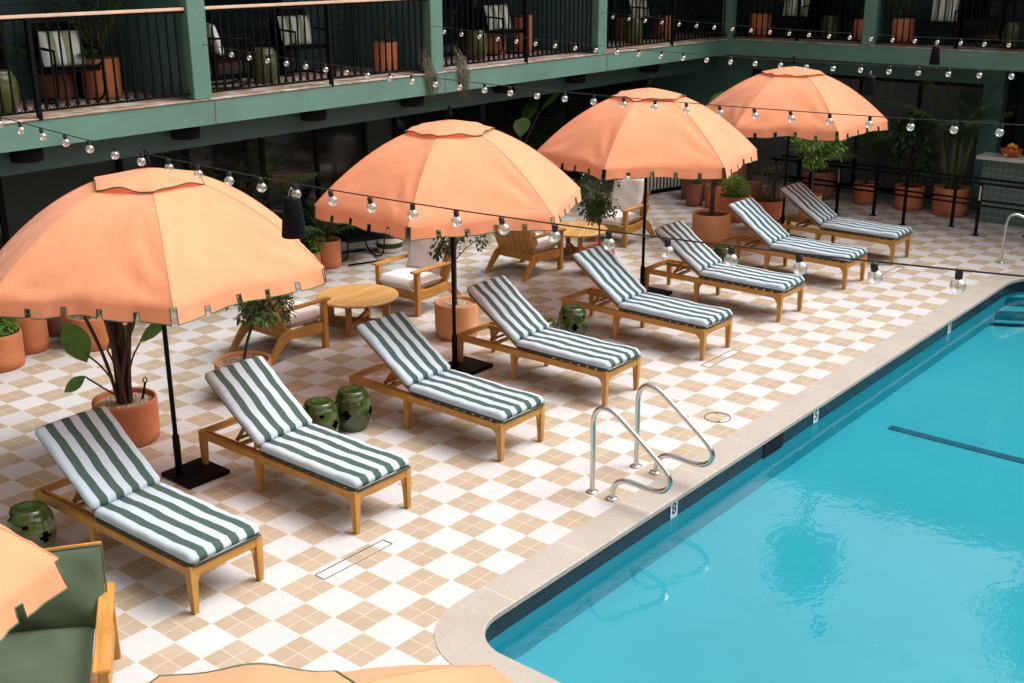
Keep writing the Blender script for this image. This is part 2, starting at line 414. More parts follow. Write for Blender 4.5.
# ------------------------------------------------------------------ deck, pool
PX0, PX1, PY0, PY1 = -.80, 11.75, -9.0, -.265
def rrect(x0, x1, y0, y1, rn, rf, seg=14):
    """corners: rn radius at (x0,y1) near, rf radius at (x1,y1) far; others .5"""
    out = []
    for cx, cy, r, a0 in ((x1-rf, y1-rf, rf, 0), (x0+rn, y1-rn, rn, pi/2), (x0+.5, y0+.5, .5, pi), (x1-.5, y0+.5, .5, 3*pi/2)):
        for i in range(seg+1):
            a = a0+pi/2*i/seg; out.append((cx+r*cos(a), cy+r*sin(a)))
    return out
inner = rrect(PX0, PX1, PY0, PY1, .36, .95)
outer = rrect(PX0-.325, PX1+.325, PY0-.325, .06, .62, 1.2)
def sheet_with_hole(name, mat, hole, ext, z):
    bm = bmesh.new()
    hv = [bm.verts.new((x, y, z)) for x, y in hole]
    ov = [bm.verts.new((x, y, z)) for x, y in ((ext[0], ext[2]), (ext[1], ext[2]), (ext[1], ext[3]), (ext[0], ext[3]))]
    ed = [bm.edges.new((hv[i], hv[(i+1) % len(hv)])) for i in range(len(hv))]+[bm.edges.new((ov[i], ov[(i+1) % 4])) for i in range(4)]
    bmesh.ops.triangle_fill(bm, use_beauty=True, edges=ed)
    for f_ in bm.faces:
        if f_.normal.z < 0: f_.normal_flip()
    me = bpy.data.meshes.new(name); bm.to_mesh(me); bm.free(); me.materials.append(MATS[mat])
    o = bpy.data.objects.new(name, me); COL.objects.link(o); return tag(o, kind='structure')
sheet_with_hole('pool_deck', 'deck_tiles', outer, (-30, 60, -40, 40), 0)
n_ = len(inner); mb = MB()
lo = [(x, y, .004) for x, y in outer]; li = [(x, y, .004) for x, y in inner]
lb = [(x, y, -.045) for x, y in inner]
# bullnose: inner edge rounded with two extra loops
def inset(pts, d):
    out = []; k = len(pts)
    for i in range(k):
        a, b_ = Vector(pts[i-1]), Vector(pts[(i+1) % k]); t_ = (b_-a).normalized(); out.append((pts[i][0]-t_.y*d, pts[i][1]+t_.x*d))
    return out
i1 = inset(inner, -.012)
rings = [[(x, y, .004) for x, y in outer], [(x, y, .004) for x, y in i1], [(x, y, -.008) for x, y in inner], [(x, y, -.045) for x, y in inner], [(x, y, -.052) for x, y in i1], [(x, y, -.052) for x, y in inset(inner, -.05)]]
V = sum(rings, []); Fc = []
for r in range(len(rings)-1):
    for i in range(n_):
        j = (i+1) % n_; Fc.append((r*n_+i, (r+1)*n_+i, (r+1)*n_+j, r*n_+j))
Fc = [q[::-1] for q in Fc]
mb.add(V, Fc); struct(mb, 'pool_coping', 'coping_stone')
WZ = -.195; FZ = -.53
wl = inset(inner, -.03)
def wallring(z0, z1, pts):
    m_ = MB(); k = len(pts); m_.add([(x, y, z0) for x, y in pts]+[(x, y, z1) for x, y in pts], [(i, (i+1) % k, k+(i+1) % k, k+i) for i in range(k)]); return m_
struct(wallring(-.05, WZ-.02, wl), 'pool_waterline_tiles', 'navy_tile')
mb = wallring(WZ-.02, FZ, wl); mb.add([(x, y, FZ) for x, y in wl], [tuple(range(n_))])
struct(mb, 'pool_basin', 'pool_plaster')
struct(MB().add([(x, y, WZ) for x, y in wl], [tuple(range(n_))]), 'pool_water', 'water')
# steps at the far end and their dark nosings
def clip(poly, nx, ny, c):
    out = []
    for (x0, y0), (x1, y1) in zip(poly, poly[1:]+poly[:1]):
        d0, d1 = nx*x0+ny*y0-c, nx*x1+ny*y1-c
        if d0 >= 0: out.append((x0, y0))
        if d0*d1 < 0: f_ = d0/(d0-d1); out.append((x0+(x1-x0)*f_, y0+(y1-y0)*f_))
    return out
for k, (c_, z) in enumerate(((9.50, -.25), (9.19, -.37), (9.00, -.49))):
    ring = clip([(x, y) for x, y in inset(inner, -.02)], .88, .475, c_)
    struct(MB().prism(ring, 2, FZ+.01*(k+1), z), 'pool_step', 'pool_plaster')
    nose = clip(ring, -.88, -.475, -(c_+.035))
    nose = [(x-.88*.002, y-.475*.002) for x, y in nose]
    struct(MB().prism(nose, 2, z+.002, z+.006), 'pool_step_edge', 'pool_line')
struct(MB().box(5.84, 5.96, -8.0, -.62, FZ+.004, FZ+.008), 'pool_lane_line', 'pool_line')

# depth markers set in the waterline tiles
def text_mesh(s_, size, name, mat, parent, loc, rot):
    cu = bpy.data.curves.new(name, 'FONT'); cu.body = s_; cu.size = size; cu.align_x = 'CENTER'; cu.align_y = 'CENTER'; cu.extrude = .001; cu.offset = .003
    o = bpy.data.objects.new(name, cu); COL.objects.link(o); dg = bpy.context.evaluated_depsgraph_get()
    me = bpy.data.meshes.new_from_object(o.evaluated_get(dg)); bpy.data.objects.remove(o)
    o = bpy.data.objects.new(name, me); COL.objects.link(o); me.materials.clear(); me.materials.append(MATS[mat]); o.location = loc; o.rotation_euler = rot; o.parent = parent
    return o
for x, dgt, lab in ((1.99, '8', 'white waterline depth marker reading 8 nearest the grab rails'), (4.78, '5', 'white waterline depth marker reading 5 midway along the pool edge'), (8.66, '3', 'white waterline depth marker reading 3 near the far pool steps')):
    mk_ = thing('depth_marker', lab, 'depth marker', (x, PY1+.028, -.05), 0, 'depth markers along the waterline')
    MB().box(-.055, .055, -.006, 0, -.16, -.004).build('plate', 'marker_tile', mk_)
    text_mesh(dgt, .15, 'digit', 'marker_ink', mk_, (0, -.0085, -.075), (pi/2, 0, 0))

sk_ = thing('skimmer_mouth', 'black skimmer mouth set in the waterline tiles past the grab rails', 'skimmer', (3.84, PY1+.028, -.19))
MB().box(-.2, .2, -.006, 0, -.035, .115).build('opening', 'skim_black', sk_)
# deck fittings
def drain(x, y, L, lab, rz=0):
    d = thing('drain_cover', lab, 'drain cover', (x, y, 0), rz, 'tiled slot drain covers')
    MB().box(-L/2, L/2, -.05, .05, .001, .003).build('tray', 'deck_white', d) if 'deck_white' in MATS else None
    m_ = MB()
    m_.box(-L/2, L/2, .05, .056, .001, .005); m_.box(-L/2, L/2, -.056, -.052, .001, .005); m_.box(-L/2-.006, -L/2, -.05, .05, .001, .005); m_.box(L/2, L/2+.006, -.05, .05, .001, .005)
    m_.build('slot_frame', 'slot_dark', d)
    return d
SK = None
def skim(x, y):
    r = thing('deck_skimmer', 'round tile inlaid skimmer lid with thin dark rim beside the grab rails', 'deck skimmer', (x, y, 0))
    m_ = MB(); m_.lathe([(.128, .001), (.128, .006), (.135, .006), (.135, .001)], 48); m_.f = m_.f[:-2]; m_.sm = m_.sm[:-2]
    m_.build('rim', 'slot_dark', r)
    for a in (.6, .6+pi): MB().lathe([(.016, .002), (.016, .007)], 12, (.12*cos(a), .12*sin(a), 0)).build('finger_hole', 'slot_dark', r)

# ------------------------------------------------------------------ the building
YF, XF, ZF = 6.5, 14.5, 2.9       # slab edge of the left wing, of the right wing, balcony floor
YB, XB = 8.1, 16.1               # upper back walls
ROOF = 5.45
POSTX = [-5.95, -1.8, 2.27, 6.25, 10.25]; POSTY = [3.71, .65]
bl = thing('hotel_building', 'two storey green painted hotel wings wrapping the pool deck', 'building')
m_ = MB(); m_.box(-14, XF+.02, YF, YF+.14, 2.6, 2.885); m_.build('fascia', 'green_paint', bl)
m_ = MB(); m_.box(XF, XF+.14, -12, YF-.002, 2.6, 2.885); m_.build('fascia', 'green_paint', bl)
for x in (-1.65, 2.42, 6.40, 10.40): MB().box(x-.006, x+.006, YF-.003, YF+.002, 2.602, 2.884).build('fascia_seam', 'slot_dark', bl)
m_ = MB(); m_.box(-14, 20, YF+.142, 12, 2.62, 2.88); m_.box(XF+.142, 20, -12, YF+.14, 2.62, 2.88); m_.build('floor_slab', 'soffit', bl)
m_ = MB(); m_.box(-14, XB, YF-.012, YB+.3, 2.887, 2.9); m_.box(XF-.012, XB+.3, -12, YF-.014, 2.887, 2.9); m_.build('balcony_floor', 'slab_top', bl)
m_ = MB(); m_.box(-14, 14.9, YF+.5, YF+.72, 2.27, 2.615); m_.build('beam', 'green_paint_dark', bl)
# upper back walls with siding and dark sliding doors
m_ = MB(); m_.box(-14, 20, YB, YB+.2, 2.9, ROOF-.12); m_.build('upper_wall', 'siding', bl)
m_ = MB(); m_.box(XB, XB+.2, -12, YB-.002, 2.9, ROOF-.12); m_.build('upper_wall', 'siding', bl)
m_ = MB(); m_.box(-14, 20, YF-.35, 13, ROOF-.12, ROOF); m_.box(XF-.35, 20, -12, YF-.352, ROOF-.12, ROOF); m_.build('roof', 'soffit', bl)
m_ = MB(); m_.box(-14, XF-.4, YF+.02, YF+.2, ROOF+.002, 7.05); m_.build('parapet', 'dark_wall', bl)
m_ = MB(); m_.box(-14, XF-.352, YF-.36, YF-.352, ROOF-.3, ROOF+.02); m_.box(XF-.36, XF-.352, -12, YF-.362, ROOF-.3, ROOF+.02); m_.build('roof_fascia', 'green_paint', bl)
for x in POSTX:
    MB().box(x-.125, x+.125, YF-.004, YF+.14, 2.903, ROOF-.13).build('post', 'green_paint', bl, bevel=.006)
    MB().box(x-.05, x+.05, YF+.142, YB-.002, 2.903, ROOF-.13).build('divider_wall', 'green_divider', bl)
MB().box(XF-.02, XF+.16, YF-.03, YF+.18, 2.903, ROOF-.13).build('post', 'green_paint', bl, bevel=.006)
for y in POSTY:
    MB().box(XF-.004, XF+.14, y-.12, y+.12, 2.903, ROOF-.13).build('post', 'green_paint', bl, bevel=.006)
    MB().box(XF+.142, XB-.002, y-.05, y+.05, 2.903, ROOF-.13).build('divider_wall', 'green_divider', bl)
def door_x(x0, x1, y, z0, z1, name='sliding_door', panes=2):
    m_ = MB(); m_.box(x0, x1, y-.05, y-.002, z0, z0+.06); m_.box(x0, x1, y-.05, y-.002, z1-.07, z1)
    W_ = (x1-x0)/panes
    for i in range(panes+1): m_.box(x0+i*W_-.035, x0+i*W_+.035, y-.055, y-.003, z0+.061, z1-.071)
    o = m_.build(name, 'black_metal', bl)
    MB().box(x0+.03, x1-.03, y-.03, y-.0025, z0+.061, z1-.071).build('pane', 'dark_glass', o)
def door_y(y0, y1, x, z0, z1, name='sliding_door', panes=2, pane='dark_glass'):
    m_ = MB(); m_.box(x-.05, x-.002, y0, y1, z0, z0+.06); m_.box(x-.05, x-.002, y0, y1, z1-.07, z1)
    W_ = (y1-y0)/panes
    for i in range(panes+1): m_.box(x-.055, x-.003, y0+i*W_-.035, y0+i*W_+.035, z0+.061, z1-.071)
    o = m_.build(name, 'black_metal', bl)
    MB().box(x-.03, x-.0025, y0+.03, y1-.03, z0+.061, z1-.071).build('pane', pane, o)
for x in (-1.8, 2.27, 6.25, 10.25): door_x(x+.2, x+2.5, YB, 2.905, 5.05)
for y0 in (4.0, .95): door_y(y0+.2, y0+1.7, XB, 2.905, 5.05)
# ground floor walls, recessed and dark
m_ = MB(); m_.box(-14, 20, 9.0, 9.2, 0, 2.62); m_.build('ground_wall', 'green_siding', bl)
XG = 15.45
m_ = MB()
m_.box(XG, XG+.25, 1.55, 1.9, 0, 2.62); m_.box(XG, XG+.25, -12, -2.6, 0, 2.62); m_.box(XG, XG+.25, 1.9, 6.5, 2.25, 2.62); m_.box(XG, XG+.25, 1.9, 6.5, 0, .12); m_.box(XG, XG+.25, 6.5, 8.99, 0, 2.62)
m_.box(XG, XG+.25, -2.6, 1.55, 2.5, 2.62)
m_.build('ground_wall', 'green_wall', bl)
door_y(1.9, 6.5, XG+.12, .12, 2.25, 'glass_wall', 4, 'curtain')
for x in (-6, -3.6, -1.2, 2.6, 5.0, 7.8, 10.2, 12.6): door_x(x, x+2.1, 9.0, .02, 2.3, 'glass_wall', 2)
m_ = MB(); m_.box(16.4, 16.6, -2.7, 1.75, 0, 2.6); m_.box(XG+.251, 16.6, 1.56, 1.75, 0, 2.6); m_.build('bar_back_wall', 'dark_wall', bl)
for x in (2.2, 4.2, 6.05, 8.1, 9.95, 12.2, .2, -1.8):
    l_ = thing('soffit_lamp', 'black round can lamp under the balcony edge', 'lamp', (x, YF+.32, 2.60), 0, 'black can lamps under the balcony edge')
    l_['label'] = {2.2: 'black can lamp under the balcony behind the front umbrella cap', 4.2: 'black can lamp under the balcony between the first two umbrellas', 6.05: 'black can lamp under the balcony right of the second umbrella cap', 9.95: 'black can lamp under the balcony left of the third umbrella cap'}.get(x, {8.1: 'black can lamp under the balcony above the gap between second and third umbrellas', 12.2: 'black can lamp under the balcony right of the third umbrella cap', .2: 'black can lamp under the balcony above the left umbrella', -1.8: 'black can lamp under the balcony at the left picture edge'}.get(x))
    MB().lathe([(.05, .02), (.17, .0), (.17, -.17), (.15, -.175), (.15, -.12), (0, -.12)], 28).build('can', 'black_plastic', l_)

# bar counter with fruit bowl
m_ = MB(); m_.box(-7.3, -7.0, -14, YF+.3, 0, 7.0); m_.box(-7.0, 20, -13.3, -13, 0, 7.0); m_.build('unseen_opposite_wall', 'green_paint', bl)  # unseen walls on the camera sides, added to cut sky light on the deck
bc = thing('bar_counter', 'green tiled bar counter with pale stone top at the right wall', 'bar counter', (14.55, 0, 0))
MB().box(.0, .34, -2.6, 1.46, .0, 1.10).build('counter_front', 'counter_tile', bc)
MB().box(-.12, .36, -2.65, 1.55, 1.10, 1.16).build('counter_top', 'counter_top', bc, bevel=.005)
fb = thing('fruit_bowl', 'red bowl heaped with oranges and lemons on the bar counter', 'fruit bowl', (14.66, 1.05, 1.16))
MB().lathe([(.06, 0), (.09, .015), (.16, .07), (.19, .13), (.175, .13), (.14, .07), (.0, .03)], 28).build('bowl', 'bowl', fb)
for i in range(11):
    a = i*2.4; r = .035*sqrt(i); MB().ball((r*1.15*cos(a), r*1.15*sin(a), .155-.012*i+.04*(i < 4)), .042, 12, 8, (1, 1, .9)).build('fruit', 'fruit_yellow' if i % 3 == 0 else 'fruit_orange', fb)

# balcony railings
def railing(a, b, along, label, stub=True):
    """a..b along x (along=0) or y (along=1)"""
    r = thing('balcony_railing', label, 'railing', (a, YF+.06, ZF) if along == 0 else (XF+.06, a, ZF), 0 if along == 0 else pi/2, 'balcony railings')
    L = b-a; k = max(4, int(round(L/.118)))
    m_ = MB(); m_.box(0, L, -.03, .03, 1.0, 1.035); m_.build('top_rail', 'handrail_wood', r, bevel=.006)
    m_ = MB(); m_.box(0, L, -.012, .012, .975, .999); m_.box(0, L, -.012, .012, .055, .075)
    for i in range(1, k):
        x = L*i/k; m_.box(x-.0085, x+.0085, -.0085, .0085, .06, .98)
        m_.box(x-.0115, x+.0115, -.0115, .0115, .08, .22)
    for i in range(k):
        xc = L*(i+.5)/k; rr = L/k*.36; m_.tube([(xc+rr*cos(t_), 0, .125+rr*1.2*sin(t_)) for t_ in [pi+pi*j/6 for j in range(7)]], .006, 4, False)
    m_.build('baluster_panel', 'black_metal', r)
    MB().box(L/2-.025, L/2+.025, -.075, -.03, -.02, .99).build('post', 'black_metal', r, bevel=.003)
    return r
xs = POSTX+[XF-.0]
labs = ['black balcony railing with pale wood top at the far left', 'black balcony railing in front of the first striped chair and tall potted plant', 'black balcony railing in front of two striped chairs, second bay', 'black balcony railing behind the second hanging string of bulbs, third bay', 'black balcony railing in the last bay before the inner corner']
for i in range(len(xs)-1): railing(xs[i]+.13, xs[i+1]-.13 if i < 4 else xs[i+1]-.03, 0, labs[i])
for (a, b_), lb_ in (((3.84, 6.45), 'black railing on the right wing, bay beside the inner corner'), ((.78, 3.58), 'black railing on the right wing, bay nearest the bar'), ((-3, .52), 'black railing on the right wing beyond the second post')): railing(a, b_, 1, lb_)
# ==PARTS==

drain(-.55, 1.11, .72, 'narrow slot drain cover in the tiles before the two nearest loungers')
drain(5.41, 1.27, .72, 'narrow slot drain cover in the tiles by the fifth lounger foot')
drain(10.32, 1.25, .8, 'narrow slot drain cover in the tiles by the farthest lounger')
skim(3.80, .38)

# ------------------------------------------------------------------ pool grab rails
RP = [(.365, 0), (.365, .25), (.365, .5), (.37, .66), (.35, .76), (.30, .815), (.23, .83), (.15, .81), (.03, .73), (-.18, .575), (-.34, .455), (-.405, .39), (-.43, .33), (-.41, .27), (-.35, .225), (-.27, .205), (-.15, .21), (-.03, .215), (.05, .205), (.11, .165), (.145, .10), (.155, 0)]
def smooth(P_, k=3):
    P_ = [Vector(p) for p in P_]
    for _ in range(k):
        Q = [P_[0]]
        for a, b_ in zip(P_, P_[1:]): Q += [a*.75+b_*.25, a*.25+b_*.75]
        P_ = Q+[P_[-1]]
    return P_
def grab(x, lab):
    r = thing('grab_rail', lab, 'grab rail', (x, 0, 0), 0, 'steel pool grab rails')
    MB().tube(smooth([(0, a, b_) for a, b_ in RP], 2), .0235, 14).build('rail', 'steel', r)
    for y in (.365, .155): MB().lathe([(.056, 0.001), (.056, .008), (.045, .016), (.026, .020)], 24, (0, y, 0)).build('flange', 'steel', r)
grab(1.60, 'bent steel grab rail at the pool edge, nearer of the pair')
grab(2.29, 'bent steel grab rail at the pool edge, farther of the pair beside the round lid')
r = thing('grab_rail', 'single steel rail arching over the far pool steps', 'grab rail', (11.9, .17, 0), 0, 'steel pool grab rails')
MB().tube(smooth([(0, 0, 0), (0, 0, .35), (0, 0, .66), (.03, -.05, .76), (.1, -.2, .74), (.12, -.5, .55), (.12, -.62, .3), (.12, -.62, -.3)], 2), .021, 12).build('rail', 'steel', r)
MB().lathe([(.05, 0.001), (.05, .012), (.022, .02)], 20).build('flange', 'steel', r)

# ------------------------------------------------------------------ sun loungers
def cushion_mesh(x0, x1, L, h, rr, nl=26, wob=.006, seed=0):
    """box with rounded edges lying along +y from 0..L, bottom z=0"""
    rnd = random.Random(seed); ph = [rnd.uniform(0, 6) for _ in range(4)]
    m_ = MB(); W_ = (x1-x0)/2; cx = (x0+x1)/2
    ring = []
    nseg = 5
    for qx, qz, a0 in ((1, 1, 0), (-1, 1, pi/2), (-1, -1, pi), (1, -1, 3*pi/2)):
        for i in range(nseg+1): ring.append((qx, qz, a0+pi/2*i/nseg))
    top = []
    # subdivide the top for the stripes' soft sag
    V = []; k = 0
    for j in range(nl+1):
        y = L*j/nl; e = min(y, L-y); ins = 0
        if e < rr: ins = rr-sqrt(max(0, rr*rr-(rr-e)**2))
        loop = []
        for qx, qz, a in ring:
            r_ = max(rr-ins*.0, .002)
            X = qx*(W_-rr-ins*.55)+r_*cos(a); Z = h/2+qz*(h/2-rr)+r_*sin(a)
            Z = h/2+(Z-h/2)*(1-ins/rr*.72)
            loop.append((X, Z))
        # fill in the top and the bottom between corners
        full = []
        q = nseg+1
        def lerp(a, b_, n__): return [(a[0]+(b_[0]-a[0])*i/n__, a[1]+(b_[1]-a[1])*i/n__) for i in range(1, n__)]
        full += loop[:q]+lerp(loop[q-1], loop[q], 12)+loop[q:2*q]+loop[2*q:3*q]+lerp(loop[3*q-1], loop[3*q], 12)+loop[3*q:]
        for X, Z in full:
            t_ = Z/h
            dz = t_*(wob*sin(7*y+ph[0])+wob*.8*sin(13*y+9*X+ph[1])+.5*wob*sin(31*y+ph[2]))
            crown = .008*t_*(1-(X/W_)**2)
            V.append((cx+X+wob*.25*sin(9*y+ph[3]), y, Z+dz+crown))
        k = len(full)
    Fc = [(j*k+i, j*k+(i+1) % k, (j+1)*k+(i+1) % k, (j+1)*k+i) for j in range(nl) for i in range(k)]
    m_.add(V, Fc, True)
    m_.f += [tuple(range(k))[::-1], tuple(nl*k+i for i in range(k))]; m_.sm += [True, True]
    return m_, k, nl
def make_lounger():
    R_ = thing('sun_lounger', 'x', 'sun lounger')
    T = ('teak_x', 'teak_y', 'teak_z')
    W2 = .325
    # frame: side rails, end rails, inner supports
    for s_ in (-1, 1):
        MB().box(s_*W2-.034*(s_ > 0), s_*W2+.034*(s_ < 0), .055, 2.07, .305, .375).build('side_rail', T[1], R_, bevel=.005)
        MB().box(s_*.235-.014, s_*.235+.014, 1.27, 2.06, .30, .355).build('notched_rail', T[1], R_, bevel=.004)
    for a in ((-W2+.05, W2-.05, .004, .034, .30, .375), (-W2+.036, W2-.036, 1.20, 1.25, .30, .372), (-W2+.036, W2-.036, 2.072, 2.10, .305, .372), (-.22, .22, 1.62, 1.66, .295, .33)):
        MB().box(*a).build('cross_rail', T[0], R_, bevel=.005)
    m_ = MB()
    for i in range(10): m_.box(-W2+.04, W2-.04, .07+i*.112, .15+i*.112, .362, .382)
    m_.build('seat_slats', 'teak_old_x', R_)
    def leg(sx, y, dy, hh=.385):
        l_ = MB(); x = sx*(W2-.027)
        # tapered square leg
        a, b_ = .030, .021
        V = [(x-b_, y-b_, 0), (x+b_, y-b_, 0), (x+b_, y+b_, 0), (x-b_, y+b_, 0), (x-a, y-a, .22), (x+a, y-a, .22), (x+a, y+a, .22), (x-a, y+a, .22), (x-a, y-a, hh), (x+a, y-a, hh), (x+a, y+a, hh), (x-a, y+a, hh)]
        Fc = [(3, 2, 1, 0), (8, 9, 10, 11)]+[(i, (i+1) % 4, 4+(i+1) % 4, 4+i) for i in range(4)]+[(4+i, 4+(i+1) % 4, 8+(i+1) % 4, 8+i) for i in range(4)]
        l_.add(V, Fc)
        # curved brackets under both rails
        def bracket(axis, sgn, at):
            p = [(0, 0), (0, -.12)]+[(.09*(1-cos(t_)), -.12+.12*sin(t_)) for t_ in [pi/2*i/5 for i in range(1, 6)]]
            p = [(.028*0+u_, w_) for u_, w_ in p]
            if axis == 0: poly = [(x+sgn*(.03+u_), .304+w_) for u_, w_ in p]; l_.prism([(q[0], q[1]) for q in poly], 1, y-.014, y+.014)
            else: poly = [(y+sgn*(.03+u_), .304+w_) for u_, w_ in p]; l_.prism(poly, 0, x-.014, x+.014)
        if dy: bracket(1, dy, 0)
        if y < .1: bracket(0, -sx, 0)
        if abs(y-1.25) < .05: bracket(1, -1, 0) if False else None
        return l_
    for sx in (-1, 1):
        leg(sx, .03, 1).build('leg', T[2], R_, bevel=.004); leg(sx, 1.25, -1, .37).build('leg', T[2], R_, bevel=.004); leg(sx, 2.045, 0, .378).build('leg', T[2], R_, bevel=.004)
    m_, k, nl = cushion_mesh(-.318, .318, 1.24, .09, .038, 30, .004, 3)
    sc = m_.build('seat_cushion', 'stripe_cushion', R_, loc=(0, -.012, .386))
    hinge = Vector((0, 1.20, .40)); ang = atan2(.475, .70)
    bk = thing('backrest', None, None, (0, 1.24, .405)); bk.parent = R_; bk.rotation_euler = (ang, 0, 0)
    m_, k, nl = cushion_mesh(-.32, .32, .865, .08, .036, 26, .006, 9)
    m_.build('back_cushion', 'stripe_cushion', bk, loc=(0, .012, .02))
    for xa in (-.285, .25): MB().box(xa, xa+.035, -.03, .83, -.012, .014).build('back_stile', T[1], bk, bevel=.003)
    m_ = MB()
    for i in range(7): m_.box(-.249, .249, .04+i*.115, .12+i*.115, -.004, .012)
    m_.build('back_slats', 'teak_old_x', bk)
    m_ = MB(); c_ = .386
    m_.tube([(-.29, .002, c_+.016), (-.316, .03, c_+.016), (-.318, 1.17, c_+.016)], .008, 6); m_.tube([(.318, 1.17, c_+.016), (.316, .03, c_+.016), (.29, .002, c_+.016)], .008, 6); m_.tube([(-.30, -.012, c_+.010), (.30, -.012, c_+.010)], .009, 6)
    m_.build('piping', 'dark_piping', sc); 
    sc2 = R_.children
    # prop strut from the back frame to the notched rails
    m_ = MB()
    for s_ in (-1, 1): m_.beam((s_*.205, 1.50, .565), (s_*.205, 1.66, .355), .020, .03)
    m_.box(-.215, .215, 1.645, 1.675, .357, .375)
    m_.build('prop', 'teak_old_y', R_)
    # the piping keeps its world place
    for o in R_.children:
        if o.name.startswith('seat_cushion'):
            for q in o.children: q.location = (0, .012, -.386)
    return R_
L0 = make_lounger()
spots = [(-1.515, 1.40, 'nearest lounger, beside the green sofa, foot end and front leg nearest the camera'),
 (.055, 1.385, 'second nearest lounger, just right of the umbrella base plate'),
 (1.89, 1.385, 'lounger behind the grab rails with two garden stools at its left'),
 (3.64, 1.44, 'lounger under the second umbrella, its head end beside the pole'),
 (5.52, 1.385, 'lounger with its head end close to the pole of the third umbrella'),
 (7.42, 1.39, 'sixth lounger, between the third umbrella pole and the pot with a brown trunk'),
 (9.35, 1.375, 'second farthest lounger, left of the fourth umbrella pole'),
 (11.05, 1.39, 'farthest lounger, right of the fourth umbrella pole, by the black railing')]
for i, (x, y, lab) in enumerate(spots):
    lab = 'green striped '+lab
    jit = [.022, .006, -.008, .012, 0, .01, -.006, .004][i]
    if i == 0: L0.location = (x-.005, y, 0); L0.rotation_euler = (0, 0, jit); L0['label'] = lab; L0['group'] = 'striped sun loungers along the pool'; o = L0
    else: o = dup(L0, (x, y, 0), jit, lab)
    for q in o.children:
        if q.name.startswith('backrest'): q.rotation_euler = (q.rotation_euler[0]+radians([0, .8, -.9, .4, 1.2, -.6, .5, -1][i]), 0, 0)

# ------------------------------------------------------------------ garden stools
def make_stool(mat, h=.405, holes=True):
    R_ = thing('garden_stool', 'x', 'garden stool')
    seg, rows = 48, 26
    prof = []
    for i in range(rows+1):
        t_ = i/rows; r = .128+.062*sin(pi*t_)**.8; prof.append((r, h*t_))
    m_ = MB(); V = []
    def zig(a): return .80+.07*abs(((a*6/(2*pi)) % 1)*2-1)
    for i, (r, z) in enumerate(prof):
        for k in range(seg):
            a = 2*pi*k/seg; t_ = z/h; e = 0
            q = zig(a)
            if abs(t_-q) < .035: e = .006
            if t_ < .05 or t_ > .955: e = .005
            V.append(((r+e)*cos(a), (r+e)*sin(a), z))
    Fc = []
    for i in range(rows):
        for k in range(seg):
            a = 2*pi*(k+.5)/seg; t_ = (i+.5)/rows
            u_ = abs(((a*4/(2*pi)) % 1)-.5)*2
            if holes and abs(t_-.5)/.13+(1-u_)/.42 < 1: continue
            if holes and abs(t_-.76)/.06+u_/.28 < 1: continue
            Fc.append((i*seg+k, i*seg+(k+1) % seg, (i+1)*seg+(k+1) % seg, (i+1)*seg+k))
    m_.add(V, Fc, True)
    # inner wall so the shell has thickness
    o2 = len(m_.v); m_.add([(x*.93, y*.93, z) for x, y, z in V], [q[::-1] for q in Fc], True)
    o = m_.build('body', mat, R_)
    m_ = MB(); m_.lathe([(.0, h-.004), (.05, h-.002), (.10, h+.006), (.13, h+.004), (.137, h-.012)], 40); m_.build('seat', mat, R_)
    return R_
s0 = make_stool('green_glaze')
gs = [(-2.10, 3.15, .1, 'glazed green garden stool at the left edge behind the green sofa'), (1.27, 3.08, .5, 'taller looking glazed green stool between the second and third loungers, nearer one'), (.85, 3.09, .2, 'green garden stool half hidden behind the second lounger cushion'),
      (4.90, 3.06, .8, 'green garden stool left of the fifth lounger, nearer of two'), (4.25, 3.01, .3, 'green garden stool mostly hidden behind the fourth lounger back'), (8.72, 3.15, .4, 'green garden stool beneath the string bulb behind the sixth lounger')]
for i, (x, y, rz, lab) in enumerate(gs):
    if i == 0: s0.location = (x, y, 0); s0.rotation_euler = (0, 0, rz); s0['label'] = lab; s0['group'] = 'green garden stools on the deck'
    else: dup(s0, (x, y, 0), rz, lab)

